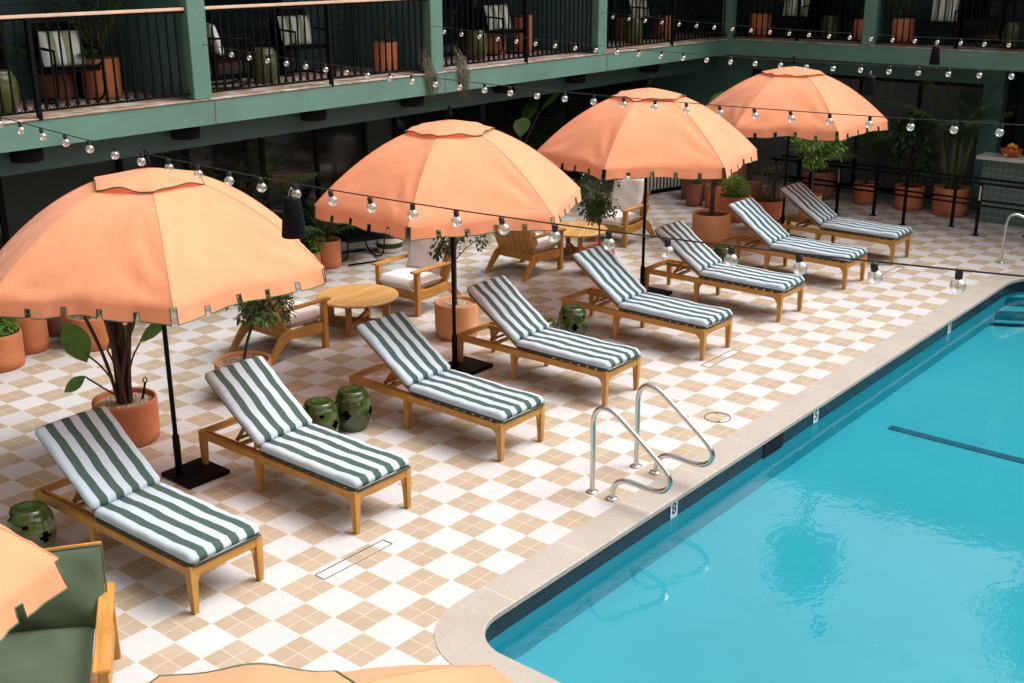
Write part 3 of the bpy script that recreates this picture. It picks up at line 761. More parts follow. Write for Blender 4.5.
# ------------------------------------------------------------------ umbrellas
UE = 1.9
UR, UZ, UT = 1.485, 2.075, 2.80
def uz(r):      # canopy height at corner radius fraction
    return UT-(UT-UZ)*(r/UR)**UE
def make_umbrella(seed=1, rim=2.04, top=2.80, ex=1.9):
    global UZ, UT, UE
    UZ, UT, UE = rim, top, ex
    R_ = thing('patio_umbrella', 'x', 'umbrella')
    rnd = random.Random(seed)
    MB().tube([(0, 0, .05), (0, 0, UT-.02)], .021, 14).build('pole', 'black_metal', R_)
    fin = MB().lathe([(.0, .12), (.018, .11), (.024, .085), (.014, .06), (.022, .05), (.030, .0)][::-1], 16, (0, 0, UT+.07)); fin.build('finial', 'black_plastic', R_) if ex > 1.5 else None
    m_ = MB().box(-.22, .22, -.22, .22, .003, .045); bp_ = m_.build('base_plate', 'black_metal', R_, bevel=.006)
    MB().lathe([(.032, .045), (.032, .42), (.026, .43)], 18).build('base_tube', 'black_metal', R_)
    m_ = MB(); m_.lathe([(.028, .30), (.034, .305), (.034, .33), (.028, .335)], 16); m_.tube([(.03, 0, .25), (.062, 0, .25)], .008, 8); m_.build('clamp', 'black_plastic', R_)
    # ribs and hub
    for k in range(6):
        a = pi/3*k; m_ = MB()
        m_.tube([(r*cos(a), r*sin(a), uz(r)-.03) for r in [.05+.141*i for i in range(11)]], .008, 6); m_.build('rib', 'black_metal', R_)
        m_ = MB(); m_.tube([(.03*cos(a), .03*sin(a), 2.12), (.8*cos(a), .8*sin(a), uz(.8)-.045)], .007, 6); m_.build('strut', 'black_metal', R_)
    MB().lathe([(.024, 2.08), (.045, 2.09), (.045, 2.15), (.024, 2.16)], 16).build('hub', 'black_plastic', R_)
    # canopy: angular stations with slit edges kept
    NS = 4                                     # slits per side
    st = [0.0]; cuts = []
    flap = 1/(NS+1); sw = .030
    ts = [0.018]
    for i in range(NS+1):
        a0, a1 = flap*i+(.018 if i == 0 else sw/2), flap*(i+1)-(.018 if i == NS else sw/2)
        for j in range(5): ts.append(a0+(a1-a0)*j/4)
    ts = sorted(set(round(x, 5) for x in ts+[0.0]))      # 0 = corner
    def corner(k): a = pi/3*k; return Vector((cos(a), sin(a)))
    ang_pts = []
    for k in range(6):
        c0, c1 = corner(k), corner(k+1)
        for t_ in ts:
            p = c0*(1-t_)+c1*t_
            ang_pts.append((p, k, t_))
    nA = len(ang_pts)
    rad = [.0]+[UR*((i)/26) for i in range(1, 27)]
    ph = [rnd.uniform(0, 6.28) for _ in range(12)]
    def pt(p, k, t_, r):
        # p = unit corner-polygon point, r = corner radius
        sag = .13*4*t_*(1-t_)                       # cloth belly between ribs
        x, y = p.x*r, p.y*r
        z = uz(r)
        bulge = -sin(pi*t_)*.012*sin(pi*min(1, r/UR))
        f_ = r/UR
        wr = .010*sin(9*f_+ph[k])*sin(3*pi*t_)*f_+.012*sin(14*t_+11*f_+ph[k+6])*f_**2*sin(pi*t_)
        # scalloping: the edge between ribs is pulled slightly in and up
        for cn_, tt in ((k, t_), ((k+1) % 6, 1-t_)):
            # tension folds fanning out of each rib tip
            da, db = 1-f_, tt
            dist = sqrt(da*da+db*db)+1e-4; th = atan2(db, da)
            wr += .016*math.exp(-((dist-.16)/.22)**2)*sin(8.5*th+ph[cn_]*2)*min(1, tt/.08)
        pull = 1-.02*sin(pi*t_)*f_**3
        return (x*pull, y*pull, z+bulge+wr+.02*sin(pi*t_)*f_**4)
    V = [(0, 0, UT)]; Fc = []
    for r in rad[1:]:
        for p, k, t_ in ang_pts: V.append(pt(p, k, t_, r))
    for i in range(nA): Fc.append((0, 1+i, 1+(i+1) % nA))
    for q in range(len(rad)-2):
        for i in range(nA):
            a, b_ = 1+q*nA+i, 1+q*nA+(i+1) % nA; Fc.append((a, a+nA, b_+nA, b_))
    # valance
    base = 1+(len(rad)-2)*nA
    rows = [.03, .075, .115, .15]; sl_from = 2
    vb = len(V)
    def vpt(p, k, t_, d):
        x, y, z = pt(p, k, t_, UR); n__ = Vector((cos(pi/3*(k+.5)), sin(pi/3*(k+.5))))
        wv = .010*sin(17*t_+ph[k])+.008*sin(41*t_+ph[k+6])
        o_ = d*.16+wv*d/.16
        cn = Vector((x, y)).normalized()*(1-min(1, min(t_, 1-t_)/.15))+n__*min(1, min(t_, 1-t_)/.15)
        return (x+cn.x*o_, y+cn.y*o_, z-d*.90)
    # split the corner: valance uses stations t>0 only, corner 0 belongs to canopy
    for d in rows:
        for p, k, t_ in ang_pts: V.append(vpt(p, k, t_, d))
    edges = []
    def solid(i, row):
        p, k, t_ = ang_pts[i]; t2 = ang_pts[(i+1) % nA][2] or 1.0
        mid = (t_+t2)/2
        if t_ == 0.0 or t2 == 1.0: return False if row >= 0 else True   # corner notch
        if row >= sl_from:
            for s_ in range(1, NS+1):
                if abs(mid-flap*s_) < sw/2: return False
        return True
    for row in range(len(rows)):
        for i in range(nA):
            if not solid(i, row): continue
            j = (i+1) % nA
            a, b_ = (base+i, base+j) if row == 0 else (vb+(row-1)*nA+i, vb+(row-1)*nA+j)
            Fc.append((a, vb+row*nA+i, vb+row*nA+j, b_))
    m_ = MB(); m_.add(V, Fc, True); can = m_.build('canopy', 'orange_cloth', R_)
    rib_v = set([0]+[1+q*nA+i for q in range(len(rad)-1) for i in range(nA) if ang_pts[i][2] == 0.0])
    for e_ in can.data.edges:
        if e_.vertices[0] in rib_v and e_.vertices[1] in rib_v: e_.use_edge_sharp = True
    m_ = MB()
    for i in range(nA):
        if ang_pts[i][2] == 0.0: m_.tube([Vector(V[1+q*nA+i])+Vector((0, 0, .0005)) for q in range(6, len(rad)-1)], .0038, 5)
    m_.build('seam', 'orange_cloth', can)
    # green binding along every flap edge
    m_ = MB(); last = len(rows)-1
    for k in range(6):
        idx = [i for i in range(nA) if ang_pts[i][1] == k and ang_pts[i][2] > 0]
        def at(i, row):
            v = Vector(V[(base+i) if row < 0 else vb+row*nA+i]); return v
        path = [at(idx[0], r_) for r_ in range(-1, last+1)]
        for a, b_ in zip(idx, idx[1:]):
            mid = (ang_pts[a][2]+ang_pts[b_][2])/2
            cut = any(abs(mid-flap*s_) < sw/2 for s_ in range(1, NS+1))
            if cut:
                path += [at(a, r_) for r_ in range(last-1, sl_from-2, -1)]+[at(b_, r_) for r_ in range(sl_from-1, last)]
            path.append(at(b_, last))
        path += [at(idx[-1], r_) for r_ in range(last-1, -2, -1)]
        m_.tube(path, .005, 4)
    m_.build('binding', 'trim_green', can)
    # vent cap with a wavy rim
    V = [(0, 0, UT+.032)]; Fc = []; nc = 72; cr = [.08, .18, .28, .38, .475, .49]
    for q, r in enumerate(cr):
        for i in range(nc):
            a = 2*pi*i/nc; k = (a/(pi/3)) % 1; hexr = cos(pi/6)/cos((k-.5)*pi/3)
            rr = r*(.93+.07*hexr)*hexr/1.0
            f_ = (r/.5)
            z = UT+.030-.090*f_**1.35-.014*f_*(1-sin(pi*k))+.010*f_**4*sin(a*9+ph[0])+.009*f_**3*sin(a*5+ph[1])
            if q == 5: z -= .006
            V.append((rr*cos(a), rr*sin(a), z))
    for i in range(nc): Fc.append((0, 1+i, 1+(i+1) % nc))
    for q in range(len(cr)-1):
        for i in range(nc): a, b_ = 1+q*nc+i, 1+q*nc+(i+1) % nc; Fc.append((a, a+nc, b_+nc, b_))
    m_ = MB(); m_.add(V, Fc, True); cap = m_.build('vent_cap', 'orange_cloth', R_)
    o_ = 1+(len(cr)-1)*nc; m_ = MB(); m_.tube([V[o_+i % nc] for i in range(nc+1)], .0065, 4, False); m_.build('binding', 'trim_green', cap)
    return R_
U = [(-.54, 3.43, -119.7, 'orange fabric umbrella at the left beside the nearest lounger, widest canopy'), (3.155, 3.42, -94, 'orange umbrella second from the left, pole between the third and fourth loungers'), (6.98, 3.42, -107, 'orange umbrella third from the left, with the brown tree trunk pot at its right'),
     (11.08, 3.42, -126, 'farthest orange umbrella, under the inner corner of the balcony'), (-4.60, -2.96, 15, 'orange umbrella seen from above along the bottom edge'), (-5.07, .12, 29, 'orange umbrella corner cutting in over the green sofa')]
u0 = make_umbrella(seed=1)
protos = [u0]
for i, (x, y, a, lab) in enumerate(U):
    if i == 0: o = u0; o.location = (x, y, 0); o.rotation_euler = (0, 0, radians(a)); o['label'] = lab; o['group'] = 'orange patio umbrellas'
    elif i < 5:
        o = make_umbrella(i+1, *((2.0, 2.80), (2.0, 2.80), (2.0, 2.77), (2.0, 2.69, 1.35))[i-1]); o.location = (x, y, 0); o.rotation_euler = (0, 0, radians(a)); tag(o, lab, None, 'orange patio umbrellas')
    else: o = dup(u0, (x, y, 0), radians(a), lab)
    for c_ in o.children:
        if c_.name.startswith('base_plate'): c_.rotation_euler = (0, 0, -radians(a)); c_.location = Matrix.Rotation(-radians(a), 3, 'Z') @ Vector((.13, -.06, 0))

# ------------------------------------------------------------------ teak armchairs, tables
def pillow(m_, c, sx, sy, sz, seed=0, n_=14, pw=.35, puff=.22):
    """soft box cushion, half sizes"""
    rnd = random.Random(seed); ph = [rnd.uniform(0, 6) for _ in range(3)]
    V = []; Fc = []
    for side in (1, -1):
        o = len(V)
        for i in range(n_+1):
            for j in range(n_+1):
                u_, v_ = i/n_*2-1, j/n_*2-1
                ex_ = 6 if puff < .3 else 3.2; e = max(0, (1-abs(u_)**ex_)*(1-abs(v_)**ex_))**pw
                q = 1-.03*(1-e)
                V.append((c[0]+sx*u_*q, c[1]+sy*v_*q, c[2]+side*sz*(e*(1-puff+puff*(1-u_*u_)*(1-v_*v_)))+(.004+.012*(puff > .3))*sin(7*u_+ph[0]+5*v_)*(1 if puff < .3 else e*(abs(u_)+abs(v_))*.5)))
        for i in range(n_):
            for j in range(n_):
                a = o+i*(n_+1)+j; q = (a, a+n_+1, a+n_+2, a+1); Fc.append(q if side > 0 else q[::-1])
    return m_.add(V, Fc, True)
def make_chair():
    R_ = thing('teak_armchair', 'x', 'armchair')
    hw = .39
    for s_ in (-1, 1):
        y = s_*(hw-.035)
        MB().beam((-.035, y, 0), (-.035, y, .585), .07, .07, (0, 1, 0)).build('front_leg', 'teak_z', R_, bevel=.005)
        # boomerang side board and splayed rear leg
        poly = [(-.07, .21), (-.07, .33), (-.30, .33), (-.60, .35), (-.70, .31), (-.80, .19), (-.94, .0), (-.86, 0), (-.72, .14), (-.62, .22), (-.55, .24), (-.25, .20)]
        MB().prism(poly, 1, y-.022, y+.022).build('side_frame', 'teak_x', R_, bevel=.004)
        MB().box(-.66, .05, y-.047, y+.047, .587, .612).build('armrest', 'teak_x', R_, bevel=.006)
        MB().beam((-.60, y*.93, .34), (-.72, y*.93, .587), .03, .05, (0, 1, 0)).build('arm_support', 'teak_z', R_)
    for a in ((-.06, -.03, -hw+.072, hw-.072, .20, .32), (-.60, -.57, -hw+.058, hw-.058, .22, .32)): MB().box(*a).build('cross_rail', 'teak_y', R_, bevel=.004)
    m_ = MB()
    for i in range(6):
        y0 = -.33+i*.111; b0 = Vector((-.54, 0, .20)); pts = []
        ym = y0+.0525
        prof = [(-.53, .20), (-.60, .34), (-.69, .55), (-.775, .80)]
        for (xa, za), (xb, zb) in zip(prof, prof[1:]): m_.beam((xa, ym, za), (xb, ym, zb), .099, .018, (1, 0, .3))
    m_.build('back_slats', 'teak_z', R_)
    m_ = MB(); m_.beam((-.752, -.335, .765), (-.752, .335, .765), .02, .04); m_.build('top_rail', 'teak_y', R_, bevel=.005)
    pillow(MB(), (-.27, 0, .405), .315, .315, .092, 2, pw=.13).build('seat_cushion', 'cream_fabric', R_)
    b_ = pillow(MB(), (0, 0, 0), .30, .315, .07, 5, pw=.18).build('back_cushion', 'cream_fabric', R_, loc=(-.60, 0, .735)); b_.rotation_euler = (0, radians(-109), 0)
    return R_
c0 = make_chair()
ch = [(2.80, 5.53, 0, 'teak armchair with pale cushions, behind the second lounger, slatted back to the camera'), (4.33, 5.53, pi, 'teak armchair with pale cushions facing left beside the near round table'),
      (7.44, 5.52, 0, 'teak armchair with slatted back toward the camera, between the second and third umbrellas'), (9.10, 5.54, pi, 'teak armchair with tall pale back cushion left of the third umbrella pole')]
for i, (x, y, rz, lab) in enumerate(ch):
    if i == 0: c0.location = (x, y, 0); c0['label'] = lab; c0['group'] = 'teak armchairs around the round tables'
    else: dup(c0, (x, y, 0), rz, lab)
def make_table():
    R_ = thing('round_table', 'x', 'coffee table')
    MB().lathe([(0, .395), (.49, .395), (.515, .405), (.515, .425), (.505, .432), (0, .432)], 56, smooth=False).build('tabletop', 'table_teak', R_)
    m_ = MB()
    for a in (.5, .5+pi/2): m_.beam((-.36*cos(a), -.36*sin(a), .10+.0*a), (.36*cos(a), .36*sin(a), .10), .05, .05)
    m_.f = m_.f; m_.build('stretcher', 'teak_old_x', R_)
    m_ = MB()
    for a in (.5, .5+pi/2): m_.beam((-.42*cos(a), -.42*sin(a), .365-(a > 1)*.003), (.42*cos(a), .42*sin(a), .365-(a > 1)*.003), .05, .055)
    m_.build('top_support', 'teak_old_x', R_)
    for k in range(4):
        a = .5+pi/2*k; MB().beam((.37*cos(a), .37*sin(a), 0), (.37*cos(a), .37*sin(a), .336), .085, .06, (-sin(a), cos(a), 0)).build('leg', 'teak_old_z', R_, bevel=.005)
    return R_
m, t, b = nodes('table_teak')
sep = N(t, 'SeparateXYZ'); t.links.new(coord(t), sep.inputs[0])
vv = scalev(t, coord(t), (2.2, 38, 38)); n = noise(t, vv, 1, 5, .6)
cvx = N(t, 'CombineXYZ'); t.links.new(math_(t, 'FLOOR', math_(t, 'DIVIDE', sep.outputs[1], .075)), cvx.inputs[0])
wn = N(t, 'TexWhiteNoise', noise_dimensions='2D'); t.links.new(cvx.outputs[0], wn.inputs['Vector'])
gap = math_(t, 'LESS_THAN', math_(t, 'FRACT', math_(t, 'DIVIDE', sep.outputs[1], .075)), .06)
c = mixc(t, mapr(t, n, .32, .68, 0, 1), (.46, .235, .075), (.64, .36, .13))
c = mixc(t, 1, c, mapr(t, wn.outputs[0], 0, 1, .85, 1.1), 'MULTIPLY'); c = mixc(t, math_(t, 'MULTIPLY', gap, .75), c, (.12, .05, .015))
t.links.new(c, b.inputs['Base Color']); b.inputs['Roughness'].default_value = .45
t0 = make_table(); t0.location = (3.56, 5.44, 0); tag(t0, 'round slatted teak coffee table between the two nearer armchairs', None, 'round teak coffee tables')
dup(t0, (8.22, 5.52, 0), .4, 'round teak coffee table between the two farther armchairs')

# green sofa, lower left, facing the camera
SF = Vector((-.56, -.83, 0)).normalized(); SLf = Vector((SF.y, -SF.x, 0))    # front, and sideways to image left
rzs = atan2(SF.y, SF.x)+pi/2                          # local -y = front, local x
sofa = thing('outdoor_sofa', 'teak outdoor sofa with dark green cushions in the lower left corner', 'sofa', (-2.45, 1.45, 0), rzs)
# local: +x to the sitter's left... image left is local -x
def sb(n_, mat, *a, **k): return MB().box(*a).build(n_, mat, sofa, **k)
sb('back_board', 'teak_x', -1.62, .0, -.03, .0, .28, .845, bevel=.005)
sb('seat_frame', 'teak_old_x', -1.62, -.02, -.86, -.80, .20, .32, bevel=.005)
for x0 in (-.045, -1.72):
    MB().beam((x0+.05, -.05, .545), (x0+.05, -1.08, .53), .10, .028).build('armrest', 'teak_y', sofa, bevel=.006)
    for y in (-.97, -.08): MB().beam((x0+.05, y, 0), (x0+.05, y, .52), .06, .07, (0, 1, 0)).build('leg', 'teak_z', sofa, bevel=.005)
    sb('side_rail', 'teak_y', x0+.035, x0+.065, -.90, -.1, .20, .30)
pillow(MB(), (-.83, -.52, .335), .765, .43, .10, 3, 30, pw=.25, puff=.34).build('seat_cushion', 'olive_fabric', sofa)
for xc in (-.385, -1.175):
    o = pillow(MB(), (0, 0, 0), .395, .275, .14, 6, 30, pw=.45, puff=.5).build('back_cushion', 'olive_fabric', sofa, loc=(xc, -.165, .60)); o.rotation_euler = (radians(76), 0, 0)
    m_ = MB(); k = 40
    ring = []
    for sx_, sy_, ex, ey in ((-1, -1, 1, -1), (1, -1, 1, 1), (1, 1, -1, 1), (-1, 1, -1, -1)):
        for i in range(12): f_ = i/12; ring.append((.392*(sx_+(ex-sx_)*f_), .272*(sy_+(ey-sy_)*f_), 0))
    m_.tube(ring+[ring[0]], .006, 5, False); m_.build('piping', 'olive_fabric', o)

# ------------------------------------------------------------------ plants
def pot(R_, r, h, mat, top='soil', seg=40):
    o = MB().lathe([(r*.86, 0), (r*.95, .012), (r*.99, h*.25), (r, h*.75), (r*1.0, h-.012), (r*.985, h), (r*.92, h), (r*.905, h-.03), (r*.9, h-.07)], seg).build('pot', mat, R_)
    o.data.polygons[-1].use_smooth = False
    m_ = MB(); rr = r*.905; V = [(0, 0, h-.045)]; Fc = []
    for q in (.35, .7, 1.0):
        for i in range(20): a = 2*pi*i/20; V.append((rr*q*cos(a), rr*q*sin(a), h-.05+.01*random.random()))
    Fc = [(0, 1+i, 1+(i+1) % 20) for i in range(20)]+[(1+q*20+i, 1+(q+1)*20+i, 1+(q+1)*20+(i+1) % 20, 1+q*20+(i+1) % 20) for q in range(2) for i in range(20)]
    m_.add(V, Fc, True); m_.build('pebbles' if top == 'pebbles' else 'soil', top, R_)
def rdir():
    z = random.uniform(-1, 1); a = random.uniform(0, 2*pi); s_ = sqrt(1-z*z); return Vector((s_*cos(a), s_*sin(a), z))
def crown_leaves(m_, c, rx, rz, n_, L, W, clumps=9, droop=.3, seg=2):
    c = Vector(c); cl = []
    for _ in range(clumps):
        d = rdir(); cl.append(c+Vector((d.x*rx*.72, d.y*rx*.72, d.z*rz*.72)))
    for _ in range(n_):
        q = random.choice(cl); d = rdir(); R1 = random.random()**.5*.42
        p = q+Vector((d.x*rx*R1, d.y*rx*R1, d.z*rz*R1))
        out = (p-c).normalized()*.7+rdir()*.8+Vector((0, 0, -droop)); sc_ = random.uniform(.65, 1.2)
        m_.leaf(p, out, rdir()*.5+Vector((0, 0, 1)), L*sc_, W*sc_, .2, seg)
    return cl
def tree_pot(name, lab, x, y, r, h, mat, trunk_h, crown, leafm='leaf_mid', n_=420, L=.075, W=.032, bark='bark_grey', tr=.014, top='soil', lean=(0, 0), group='potted trees on the deck', cat='potted tree', clumps=9, droop=.3):
    R_ = thing(name, lab, cat, (x, y, 0), random.uniform(0, 6) if lean == (0, 0) else 0, group)
    pot(R_, r, h, mat, top)
    rx, rz, cz = crown
    pts = [(0, 0, h-.06), (lean[0]*.3+.01, lean[1]*.3, h+(trunk_h-h)*.5), (lean[0], lean[1], trunk_h), (lean[0]*1.2, lean[1]*1.2, cz)]
    m_ = MB(); m_.tube(smooth(pts, 2), tr, 8)
    lm = MB(); cl = crown_leaves(lm, (lean[0]*1.2, lean[1]*1.2, cz), rx, rz, n_, L, W, clumps, droop)
    for q in cl: m_.tube([(lean[0], lean[1], trunk_h-.03), ((lean[0]+q.x)/2, (lean[1]+q.y)/2, (trunk_h+q.z)/2+.02), tuple(q)], [tr*.6, tr*.45, tr*.25], 5)
    m_.build('trunk', bark, R_); lm.build('foliage', leafm, R_)
    return R_
def bush_pot(name, lab, x, y, r, h, mat, br, leafm='leaf_bright', n_=1500, L=.042, W=.024, top='soil', cz=None, sq=.85, group='potted plants on the deck'):
    R_ = thing(name, lab, 'potted plant', (x, y, 0), random.uniform(0, 6), group); pot(R_, r, h, mat, top)
    m_ = MB(); c = Vector((0, 0, cz if cz else h+br*.55))
    for _ in range(n_):
        d = rdir(); q = random.random()**.3; p = c+Vector((d.x*br*q, d.y*br*q, d.z*br*sq*q*random.uniform(.85, 1.05)))
        if p.z < h-.02: continue
        m_.leaf(p, d+rdir()*.6, Vector((0, 0, 1)), L*random.uniform(.6, 1.2), W, .2)
    m_.build('foliage', leafm, R_)
    s_ = MB()
    for _ in range(7): d = rdir(); s_.tube([(0, 0, h-.06), (c.x+d.x*br*.6, c.y+d.y*br*.6, c.z+abs(d.z)*br*.4)], .006, 5)
    s_.build('stem', 'bark', R_)
    return R_
def frond(m_, p0, az, el, L, n_=18, lw=.22, ll=.016, droop=1.0):
    """one feather frond: rachis plus leaflets"""
    p = Vector(p0); d = Vector((cos(az)*cos(el), sin(az)*cos(el), sin(el))); pts = [p.copy()]; step = L/n_
    for i in range(n_):
        d = (d+Vector((0, 0, -droop*.055*(i/n_+.35)))).normalized(); p = p+d*step; pts.append(p.copy())
    m_.tube(pts, [.007*(1-.8*i/n_) for i in range(n_+1)], 4)
    for i in range(3, n_+1):
        dd = (pts[i]-pts[i-1]).normalized(); side = dd.cross(Vector((0, 0, 1))).normalized()
        l_ = lw*(.5+.5*sin(pi*min(1, (i-2)/n_*1.05)))*random.uniform(.85, 1.1)
        for s_ in (-1, 1):
            for off in (0, .5):
                q = pts[i-1].lerp(pts[i], off)
                m_.leaf(q, side*s_+dd*.7+Vector((0, 0, random.uniform(-.35, .15))), Vector((0, 0, 1)), l_, ll, .35)
def palm_pot(lab, x, y, r, h, mat, nf, L, el=(.6, 1.4), leafm='leaf_palm', z0=None, lw=.24, trunk=0, group='potted palms by the walls', droop=1.0, top='soil', ll=.018):
    R_ = thing('potted_palm', lab, 'potted palm', (x, y, 0), 0, group); pot(R_, r, h, mat, top)
    zz = h-.05+trunk; s_ = MB()
    if trunk: s_.tube([(0, 0, h-.06), (.02, 0, zz)], [.035, .025], 8)
    m_ = MB()
    for i in range(nf):
        a = 2.4*i+random.uniform(-.3, .3); e = random.uniform(*el); b0 = (.04*cos(a), .04*sin(a), zz)
        frond(m_, b0, a, e, L*random.uniform(.75, 1.1), lw=lw, droop=droop, ll=ll)
        s_.tube([b0, (b0[0]*2, b0[1]*2, zz+.15)], .012, 5)
    s_.build('stem', 'bark', R_); m_.build('fronds', leafm, R_)
    return R_
def blade(m_, p, az, el, L, W, bend=.5, seg=7):
    """large banana style leaf"""
    p = Vector(p); d = Vector((cos(az)*cos(el), sin(az)*cos(el), sin(el))); pr = [.12, .6, .9, 1, .95, .8, .5, .02]
    side = Vector((-sin(az), cos(az), 0)); V = []; stp = L/seg
    for i in range(seg+1):
        n__ = side.cross(d); w_ = W/2*pr[i]
        V += [p-side*w_+n__*w_*.35, p, p+side*w_+n__*w_*.35]
        d = (d+Vector((0, 0, -bend*.16))).normalized(); p = p+d*stp
    m_.add(V, [(3*i+j, 3*i+3+j, 3*i+4+j, 3*i+1+j) for i in range(seg) for j in (0, 1)], True)
def banana_pot(lab, x, y, r, h, mat, leaves, stemh=1.0, leafm='leaf_banana', group='potted plants on the deck'):
    R_ = thing('potted_banana_plant', lab, 'potted plant', (x, y, 0), 0, group); pot(R_, r, h, mat, 'pebbles')
    s_ = MB(); m_ = MB()
    for az, el, sl_, L, W in leaves:
        b0 = Vector((.07*cos(az+.8), .07*sin(az+.8), h-.06)); d = Vector((cos(az)*cos(el), sin(az)*cos(el), sin(el)))
        mid = b0+Vector((d.x*.25, d.y*.25, .55+.45*d.z))*sl_*.5; e_ = b0+d*sl_
        s_.tube(smooth([b0, mid, e_], 2), [.022]*1+[.016]*6+[.01]*6 if False else .013, 6)
        blade(m_, e_, az, el-.25, L, W, .9)
    s_.build('stem', 'bark', R_); m_.build('leaves', leafm, R_)
    return R_

# bird of paradise behind the nearest lounger: dark upright stalks in a pebble topped pot
R_ = thing('potted_bird_of_paradise', 'large terracotta pot of pebbles with thick dark stalks behind the nearest lounger', 'potted plant', (-.32, 4.58, 0), 0, 'potted plants on the deck')
pot(R_, .305, .43, 'terracotta', 'pebbles')
s_ = MB(); m_ = MB()
IL = Vector((-.64, .77, 0))      # toward the left of the photograph
for i, (a, hh, off, rr) in enumerate([(0, 1.5, -.16, .03), (.5, 1.6, -.05, .035), (1.1, 1.55, .06, .032), (1.8, 1.7, .0, .04), (2.6, 1.45, -.22, .022), (3.4, 1.4, .20, .026), (4.2, 1.55, -.10, .03), (5.2, 1.5, .1, .028), (5.8, 1.5, -.02, .036)]):
    b0 = Vector((.055*cos(a), .055*sin(a), .38)); e_ = b0-IL*off*1.3+Vector((0, 0, hh-.4)); mid = b0+Vector((0, 0, (hh-.4)*.45))-IL*off*.35
    s_.tube(smooth([b0, mid, e_], 2), [rr*(1-.045*k) for k in range(10)], 8) if False else s_.tube(smooth([b0, mid, e_], 2), rr*.8, 8)
    blade(m_, e_, a, .9, .55, .22, .8)
for off, z1, L, W, el in ((.33, .76, .44, .27, .15), (.12, .80, .40, .13, .5), (.36, .52, .28, .12, -.35), (-.20, .86, .40, .12, .5)):
    b0 = Vector((.02, .02, .40)); e_ = b0+IL*off+Vector((0, 0, z1-.40+.12)); s_.tube(smooth([b0, b0+IL*off*.5+Vector((0, 0, (z1-.4)*.9)), e_], 2), .009, 6)
    # leaf blade hanging, seen broadside
    az = atan2(IL.y, IL.x)
    p = e_; V = []; dn = Vector((-.55, -.55, 0)); pr = [.05, .55, .9, 1, .9, .6, .03]; dirv = (IL*(.35 if off > 0 else -.6)+Vector((0, 0, -.8 if (off > .3) else .75))).normalized()
    if off < .2: dirv = (IL*(-.7)+Vector((0, 0, .6))).normalized()
    if off == .33: dirv = (IL*.35+Vector((0, 0, .95))).normalized(); p = e_-Vector((0, 0, .1))
    if off == .36: dirv = (IL*.8+Vector((0, 0, -.6))).normalized()
    sd_ = dirv.cross(Vector((-.64, -.66, .35))).normalized()
    for k in range(7): w_ = W/2*pr[k]; q = p+dirv*L*k/6; V += [q-sd_*w_+Vector((0, 0, .01)), q, q+sd_*w_+Vector((0, 0, .01))]
    m_.add(V, [(3*k+j, 3*k+3+j, 3*k+4+j, 3*k+1+j) for k in range(6) for j in (0, 1)], True)
s_.build('stalks', 'stalk_dark', R_); m_.build('leaves', 'leaf_banana', R_)
m_ = MB(); m_.tube([(.16, -.05, .38), (.20, -.07, .55)], .012, 6); m_.tube([(.20+.022*cos(a), -.07, .575+.026*sin(a)) for a in [i*pi/5 for i in range(11)]], .006, 5, False); m_.build('irrigation_spike', 'black_plastic', R_)

tree_pot('potted_tree', 'small leafy tree in a pebble topped pot behind the second lounger', 1.16, 4.66, .30, .40, 'terracotta_pale', .95, (.40, .22, 1.02), 'leaf_mid', 520, .10, .042, 'bark', .017, 'pebbles', lean=(.22, -.10))
tree_pot('potted_tree', 'slender tree in a pale terracotta pot right of the near armchair', 4.10, 4.25, .27, .44, 'terracotta_pale', 1.0, (.40, .28, 1.25), 'leaf_mid', 620, .07, .036, 'bark_grey', .013, 'pebbles')
tree_pot('potted_tree', 'bushy small leaved tree in a terracotta pot before the tall backed armchair', 7.62, 4.62, .24, .40, 'terracotta', .72, (.36, .46, 1.20), 'leaf_mid', 1500, .065, .032, 'bark_grey', .014, clumps=16)
tree_pot('potted_tree', 'pale terracotta pot with bare brown trunk rising under the third umbrella', 10.26, 4.27, .305, .50, 'terracotta_pale', 1.25, (.30, .28, 1.6), 'leaf_mid', 500, .055, .025, 'bark', .038)
bush_pot('potted_shrub', 'bright green round shrub in a terracotta pot left of the fourth umbrella', 12.0, 4.82, .27, .44, 'terracotta', .24)
bush_pot('potted_shrub', 'wispy grey green shrub in a terracotta pot beside the fourth umbrella pole', 11.68, 4.03, .28, .52, 'terracotta', .34, 'leaf_olive', 1700, .07, .012, cz=.80, sq=1.0)
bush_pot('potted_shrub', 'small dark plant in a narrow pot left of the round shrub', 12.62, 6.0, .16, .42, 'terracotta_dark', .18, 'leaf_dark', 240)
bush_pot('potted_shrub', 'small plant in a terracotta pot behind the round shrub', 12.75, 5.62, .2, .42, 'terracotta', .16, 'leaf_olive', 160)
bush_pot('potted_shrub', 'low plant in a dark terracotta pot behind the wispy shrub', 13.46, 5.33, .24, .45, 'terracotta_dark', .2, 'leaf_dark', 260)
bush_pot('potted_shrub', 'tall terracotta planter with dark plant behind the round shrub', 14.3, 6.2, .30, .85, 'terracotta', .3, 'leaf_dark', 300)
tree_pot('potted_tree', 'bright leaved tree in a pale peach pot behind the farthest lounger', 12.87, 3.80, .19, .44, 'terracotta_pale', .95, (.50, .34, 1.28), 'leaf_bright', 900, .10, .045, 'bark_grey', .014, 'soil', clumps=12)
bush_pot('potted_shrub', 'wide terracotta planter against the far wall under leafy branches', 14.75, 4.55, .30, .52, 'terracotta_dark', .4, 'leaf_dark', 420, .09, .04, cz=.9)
palm_pot('potted palm left of three pots lined against the glass wall', 14.75, 3.6, .215, .40, 'terracotta', 22, 1.15, (.5, 1.4), 'leaf_palm', trunk=.45)
